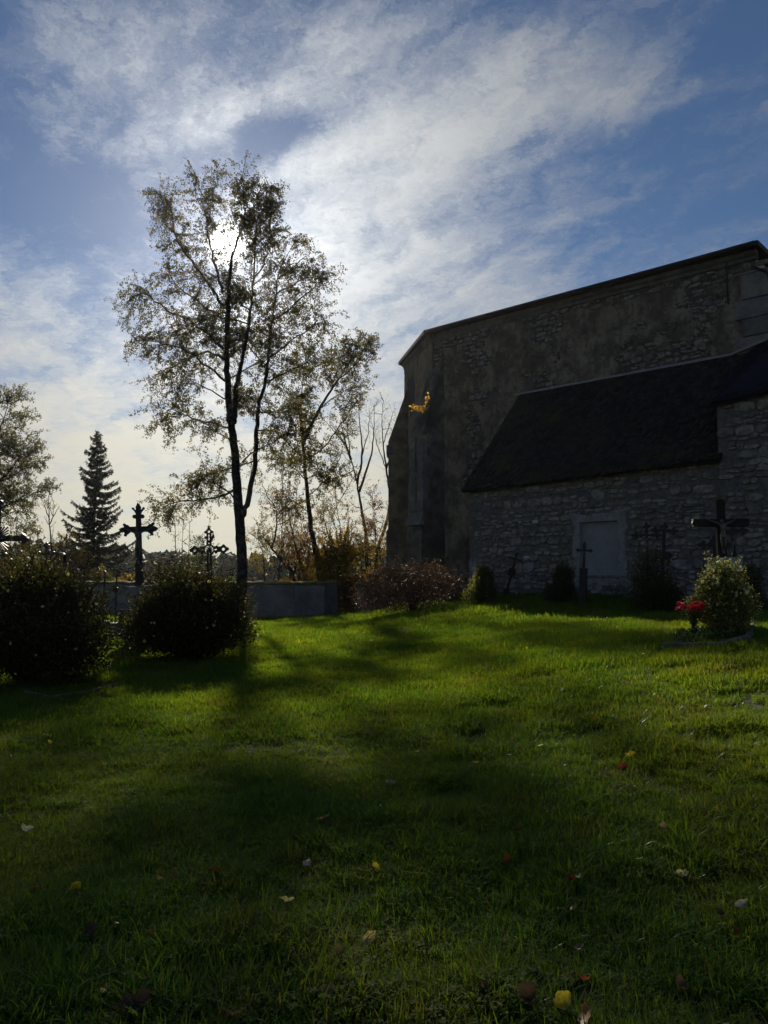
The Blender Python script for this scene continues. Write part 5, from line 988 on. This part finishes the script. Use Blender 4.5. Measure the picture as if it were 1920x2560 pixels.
# ------------------------------------------------------------------ fallen leaves
def fallen(key, L, wv, curl, seed):
    r = random.Random(seed); n = 6; V = []; 
    for i in range(n + 1):
        t = i / n; w = wv * L * math.sin(math.pi * min(1, t * .92 + .06)) ** .7 * .5 * r.uniform(.62, 1.15); z = curl * L * (t - .5) ** 2 * 1.6 + r.uniform(-.05, .05) * L
        V += [((t - .5) * L, -w, z + curl * w * .9 * r.uniform(.6, 1.2)), ((t - .5) * L, 0, z), ((t - .5) * L, w, z + curl * w * .9 * r.uniform(.6, 1.2))]
    Fc = []
    for i in range(n): k = i * 3; Fc += [(k, k + 3, k + 4, k + 1), (k + 1, k + 4, k + 5, k + 2)]
    k = len(V); V += [(-L * .5, 0, curl * L * .4), (-L * .72, .02 * L, curl * L * .4 + .006), (-L * .72, .05 * L, curl * L * .4 + .006), (-L * .5, .03 * L, curl * L * .4)]; Fc.append((k, k + 1, k + 2, k + 3))
    me = bpy.data.meshes.new('leaf'); me.from_pydata(V, [], Fc); me.update(); me.polygons.foreach_set('use_smooth', [True] * len(me.polygons)); return me
LC = {'orange': (.55, .20, .03), 'yellow': (.62, .48, .04), 'pale': (.55, .46, .24), 'white': (.62, .58, .50), 'brown': (.16, .085, .045), 'dark': (.07, .035, .025), 'red': (.24, .05, .025), 'tan': (.28, .19, .09)}
LM = {}
for k, c in LC.items():
    LM[k] = leafmat('fallen leaf ' + k, [(0, [x * .7 for x in c]), (1, [min(1, x * 1.2) for x in c])], .4, .4, .4, 1.3, obj=True)
FL = [(807, 2050, 34, 'orange', 'bright orange fallen leaf in the middle of the foreground grass'), (714, 2252, 36, 'pale', 'pale yellow rounded leaf left of the cupped pale leaf'), (923, 2342, 40, 'pale', 'cupped pale yellow leaf standing on edge, bottom centre'), (191, 2218, 30, 'yellow', 'narrow upright yellow leaf in the left foreground'),
      (93, 2221, 24, 'brown', 'small brown leaf left of the narrow upright yellow leaf'), (58, 2077, 30, 'white', 'whitish leaf near the left edge'), (231, 2328, 38, 'dark', 'dark red-brown leaf in the left foreground'), (289, 2313, 30, 'dark', 'dark curled leaf beside the dark red-brown leaf'), (379, 2334, 26, 'brown', 'brown leaf right of the two dark left leaves'),
      (431, 2195, 24, 'brown', 'thin brown leaf standing in tall grass, left centre'), (393, 2198, 22, 'tan', 'orange-tan leaf stub beside the thin brown leaf'), (538, 2180, 32, 'brown', 'curled brown leaf left of centre'), (266, 2481, 36, 'pale', 'pale leaf half buried at lower left'), (333, 2519, 84, 'dark', 'large dark brown leaf at the lower left edge'),
      (581, 2539, 56, 'brown', 'grey-brown crumpled leaf at the bottom edge'), (850, 2388, 40, 'tan', 'tan leaf just below the cupped pale leaf'), (824, 2475, 44, 'tan', 'tan leaf low in the bottom centre'), (949, 2171, 26, 'yellow', 'spotted yellow leaf above the cupped pale leaf'), (127, 1859, 14, 'yellow', 'tiny yellow leaf in the dark grass at far left'), (897, 1784, 12, 'yellow', 'tiny yellow leaf at the centre of the lawn'),
      (515, 1929, 18, 'tan', 'small tan leaf left of lawn centre'), (703, 1978, 14, 'brown', 'tiny orange-brown leaf above the bright orange leaf'), (767, 2160, 22, 'white', 'small greyish leaf below the bright orange leaf'), (414, 1902, 22, 'tan', 'small tan leaf in the left middle of the lawn'),
      (983, 1961, 30, 'white', 'whitish leaf in the centre of the lawn'), (1577, 1890, 24, 'yellow', 'yellow leaf on the right middle lawn'), (1556, 1920, 24, 'red', 'orange-brown leaf just below the yellow leaf on the right'), (1281, 1849, 16, 'orange', 'small orange leaf right of lawn centre'), (1271, 1869, 12, 'tan', 'tiny yellow-brown leaf under the small orange leaf'), (1491, 1799, 16, 'orange', 'small orange-yellow leaf below the sunlit strip'),
      (1190, 1907, 16, 'pale', 'small pale leaf right of the centre whitish leaf'), (1520, 1937, 16, 'tan', 'small tan leaf left of the orange-brown leaf'), (1405, 2008, 20, 'tan', 'yellow-tan leaf in the right centre grass'), (1293, 2076, 26, 'brown', 'brown and white curled leaf, right of centre'), (1264, 2154, 26, 'red', 'red-brown leaf below the curled brown and white leaf'), (1423, 2200, 28, 'red', 'red leaf beside a pale scrap, right foreground'),
      (1449, 2196, 22, 'white', 'pale scrap of leaf touching the red leaf'), (1712, 2188, 26, 'pale', 'pale leaf above the veined pale leaf at right'), (1851, 2264, 34, 'white', 'veined pale brown leaf at the right edge'), (1837, 2325, 28, 'red', 'round red-brown leaf below the veined pale leaf'), (1805, 2284, 20, 'dark', 'dark red leaf left of the veined pale leaf'), (1452, 2369, 26, 'tan', 'tan leaf in the lower right foreground'),
      (1324, 2498, 64, 'brown', 'large crumpled grey-brown leaf left of the bright yellow leaf'), (1400, 2510, 60, 'yellow', 'bright yellow leaf at the bottom edge'), (1463, 2548, 80, 'orange', 'big orange-brown leaf at the very bottom edge'), (1460, 2452, 26, 'red', 'small red-brown leaf above the bright yellow leaf'), (1212, 2470, 30, 'brown', 'brown leaf left of the large crumpled leaf'), (1700, 2470, 40, 'brown', 'brown leaf in the lower right corner grass'),
      (1666, 2070, 22, 'tan', 'tan leaf in the right middle grass'), (1562, 1709, 14, 'red', 'tiny red leaf on the sunlit strip'), (1408, 1728, 14, 'white', 'tiny whitish leaf at the edge of the sunlit strip'), (1643, 1749, 14, 'orange', 'tiny orange leaf on the sunlit strip'), (1316, 1622, 10, 'yellow', 'tiny yellow leaf on the bright mound'), (1655, 1618, 10, 'yellow', 'tiny yellow leaf before the grave kerb'), (1432, 2273, 22, 'brown', 'brown leaf below the red leaf and pale scrap')]
for i, (px, py, w, kc, lb) in enumerate(FL):
    h = .075 if py > 2000 else .065; p = on_ground(px, py, h); L = min(w, 34 + (w - 34) * .55) / F * (p - Vector((0, 0, EYE))).length * 1.0
    me = fallen(kc, L, random.uniform(.55, 1.0), random.uniform(.35, 1.2), i); me.materials.append(LM[kc]); o = link('fallen_leaf', me, None); o.location = p; o.rotation_euler = (R(random.uniform(15, 55)), R(random.uniform(-30, 30)), random.uniform(0, 6.28))
    if 'upright' in lb or 'on edge' in lb: o.rotation_euler = (R(65), R(-40), R(20))
    tag(o, lb, 'leaf', 'leaves fallen on the lawn')
# ------------------------------------------------------------------ grass
def grassmat():
    m, nt = newmat('grass blades'); oi = nt.n('ShaderNodeObjectInfo'); at = nt.n('ShaderNodeAttribute', attribute_name='tint').outputs['Fac']
    pn = nt.noise(oi.outputs['Location'], .55, 4, .6); pn2 = nt.noise(oi.outputs['Location'], 2.7, 3, .6)
    a = nt.mix(at, c4((.048, .112, .016)), c4((.122, .212, .030)))
    a = nt.mix(nt.m('MULTIPLY', nt.step(pn, .42, .66), .5), a, c4((.17, .205, .026))); a = nt.mix(nt.m('MULTIPLY', nt.step(pn2, .54, .68), .42), a, c4((.14, .12, .045)))
    a = nt.mix(nt.m('MULTIPLY', nt.step(at, .93, .95), .8), a, c4((.24, .18, .075)))
    gl = nt.m('MULTIPLY', nt.m('GREATER_THAN', at, .60), nt.m('LESS_THAN', at, .685)); p = princ(nt, a, nt.m('SUBTRACT', .78, nt.m('MULTIPLY', gl, .44)), .26); tr = nt.n('ShaderNodeBsdfTranslucent'); nt.t.links.new(nt.mix(1.0, a, c4((1.9, 1.72, .42)), 'MULTIPLY'), tr.inputs[0]); mx = nt.n('ShaderNodeMixShader'); mx.inputs[0].default_value = .47; nt.t.links.new(p, mx.inputs[1]); nt.t.links.new(tr.outputs[0], mx.inputs[2]); finish(nt, mx.outputs[0]); return m
M_grass = grassmat()
PROTO = bpy.data.collections.new('grass tufts')
def tuft(i, blades, rad, hmin, hmax, wid, seg, lean, clover=0):
    r = np.random.default_rng(900 + i); V = []; Fq = []; T = []
    for b_ in range(blades):
        a = r.uniform(0, 6.283); rr = rad * math.sqrt(r.random()); x0, y0 = rr * math.cos(a), rr * math.sin(a); h = r.uniform(hmin, hmax); az = a + r.normal(0, 1.0); ln = abs(r.normal(lean, .25)) * h; w = wid * r.uniform(.65, 1.3); sx, sy = -math.sin(az), math.cos(az); tw = r.uniform(-.5, .5); t_ = r.random()
        dr = max(0, ln / h - .9) * .6; k = len(V)
        for s_ in range(seg + 1):
            t = s_ / seg; off = ln * t ** 1.9; z = h * (t - dr * t ** 3 * 1.0) * (1 - .16 * (ln / h) * t); ww = w * (1 - t ** 2.2) * .5 + .0003; ca, sa = math.cos(tw * t), math.sin(tw * t); ux, uy = sx * ca - sy * sa, sx * sa + sy * ca
            V += [(x0 + math.cos(az) * off - ux * ww, y0 + math.sin(az) * off - uy * ww, z), (x0 + math.cos(az) * off + ux * ww, y0 + math.sin(az) * off + uy * ww, z + ww * .5)]
        for s_ in range(seg): Fq.append((k + 2 * s_, k + 2 * s_ + 1, k + 2 * s_ + 3, k + 2 * s_ + 2)); T.append(t_)
    for c_ in range(clover):
        a = r.uniform(0, 6.283); rr = rad * math.sqrt(r.random()); cx, cy, cz = rr * math.cos(a), rr * math.sin(a), r.uniform(.02, .05)
        for q in range(3):
            b2 = a + q * 2.09; k = len(V); l = r.uniform(.010, .016); V += [(cx, cy, cz), (cx + l * math.cos(b2 - .5), cy + l * math.sin(b2 - .5), cz + .004), (cx + 1.3 * l * math.cos(b2), cy + 1.3 * l * math.sin(b2), cz + .001), (cx + l * math.cos(b2 + .5), cy + l * math.sin(b2 + .5), cz + .004)]; Fq.append((k, k + 1, k + 2, k + 3)); T.append(.55 * r.random())
    o = np_mesh('tuft', V, Fq, M_grass, None, tint=T, smooth=True); COL.objects.unlink(o); o.name = 'tuft_%02d' % i; PROTO.objects.link(o)
for i in range(6): tuft(i, 32, .075, .03, .088, .0044, 4, .66, clover=(14 if i in (2, 4) else 2))
for i in range(6, 8): tuft(i, 16, .05, .05, .13, .0048, 5, .7)
for i in range(8, 12): tuft(i, 30, .12, .03, .09, .0075, 3, .5)
for i in range(12, 15): tuft(i, 30, .20, .04, .12, .014, 2, .5)
r = np.random.default_rng(17)
pts = []; idx = []; scl = []
def scatter(n, y0, y1, ids, s0, s1, wfun=lambda y: .62 * y + 1.2):
    y = np.sqrt(r.uniform(y0 ** 2, y1 ** 2, n)); x = r.uniform(-1, 1, n) * wfun(y); pts.append(np.c_[x, y]); idx.append(r.choice(ids, n)); scl.append(r.uniform(s0, s1, n))
scatter(23000, 1.6, 7.0, [0, 1, 2, 3, 4, 5, 0, 1, 2, 3, 4, 5, 6, 7], .75, 1.25)
scatter(9000, 6.0, 9.5, [0, 1, 2, 3, 4, 5, 6], .8, 1.3)
scatter(42000, 8.0, 17.0, [8, 9, 10, 11], .75, 1.3)
scatter(40000, 16.0, 34.5, [12, 13, 14], .7, 1.2)
scatter(6000, 34.4, 64.0, [12, 13, 14], 1.2, 2.6)
pts = np.concatenate(pts); idx = np.concatenate(idx); scl = np.concatenate(scl)
rel = pts - np.array(C1); s_ = rel @ np.array(U); d_ = rel @ np.array(NR)
keep = ~((s_ > L0 - .05) & (d_ < LT + .02) & (d_ > -9)) & ~((s_ > -3.4) & (d_ < .0) & (d_ > -9)) & ~((np.abs(pts[:, 1] - YW) < .28) & (pts[:, 0] < xg0)) 
clump = fbm(pts[:, 0] * 2.3 + 3, pts[:, 1] * 2.3 + 8, 2, 4, .6); keep &= r.random(len(pts)) < np.clip(.25 + 1.4 * clump, 0, 1)
pts, idx, scl, clump = pts[keep], idx[keep], scl[keep], clump[keep]
scl = scl * (.38 + 1.25 * clump) * (1 + .5 * (np.abs(pts[:, 1] - YW + .35) < .25))
zz = Gv(pts[:, 0], pts[:, 1]) - .004; n = len(pts)
me = bpy.data.meshes.new('grass'); me.vertices.add(n); me.vertices.foreach_set('co', np.c_[pts, zz].astype(np.float32).ravel())
def attr(nm, typ, key, arr): a = me.attributes.new(nm, typ, 'POINT'); a.data.foreach_set(key, arr)
attr('pick', 'INT', 'value', idx.astype(np.int32)); attr('size', 'FLOAT', 'value', scl.astype(np.float32))
attr('turn', 'FLOAT_VECTOR', 'vector', np.c_[r.normal(0, .12, n), r.normal(0, .12, n), r.uniform(0, 6.283, n)].astype(np.float32).ravel()); me.update()
go = link('grass', me, None); tag(go, 'short uneven autumn lawn of green grass', 'grass', kind='stuff')
ng = bpy.data.node_groups.new('grass scatter', 'GeometryNodeTree'); ng.interface.new_socket('Geometry', in_out='INPUT', socket_type='NodeSocketGeometry'); ng.interface.new_socket('Geometry', in_out='OUTPUT', socket_type='NodeSocketGeometry')
gi = ng.nodes.new('NodeGroupInput'); gout = ng.nodes.new('NodeGroupOutput'); ip = ng.nodes.new('GeometryNodeInstanceOnPoints'); ci = ng.nodes.new('GeometryNodeCollectionInfo'); ci.inputs['Collection'].default_value = PROTO; ci.inputs['Separate Children'].default_value = True; ci.inputs['Reset Children'].default_value = True
def na(nm, typ): a = ng.nodes.new('GeometryNodeInputNamedAttribute'); a.data_type = typ; a.inputs[0].default_value = nm; return a.outputs[0]
ng.links.new(gi.outputs[0], ip.inputs['Points']); ng.links.new(ci.outputs[0], ip.inputs['Instance']); ip.inputs['Pick Instance'].default_value = True
ng.links.new(na('pick', 'INT'), ip.inputs['Instance Index']); ng.links.new(na('turn', 'FLOAT_VECTOR'), ip.inputs['Rotation']); ng.links.new(na('size', 'FLOAT'), ip.inputs['Scale']); ng.links.new(ip.outputs[0], gout.inputs[0])
md = go.modifiers.new('scatter', 'NODES'); md.node_group = ng
HAZE = .00012
# ------------------------------------------------------------------ air
m, nt = newmat('thin haze')
pv = nt.n('ShaderNodeVolumePrincipled'); pv.inputs['Color'].default_value = (.93, .95, 1.0, 1); pv.inputs['Density'].default_value = HAZE; pv.inputs['Anisotropy'].default_value = .85
o_ = nt.n('ShaderNodeOutputMaterial'); nt.t.links.new(pv.outputs[0], o_.inputs['Volume'])
mb = MB(); mb.box((0, 80, 5.0), (460, 300, 32)); hz = mb.build('haze', m); tag(hz, 'faint morning haze in the air of the churchyard', 'haze', kind='stuff')
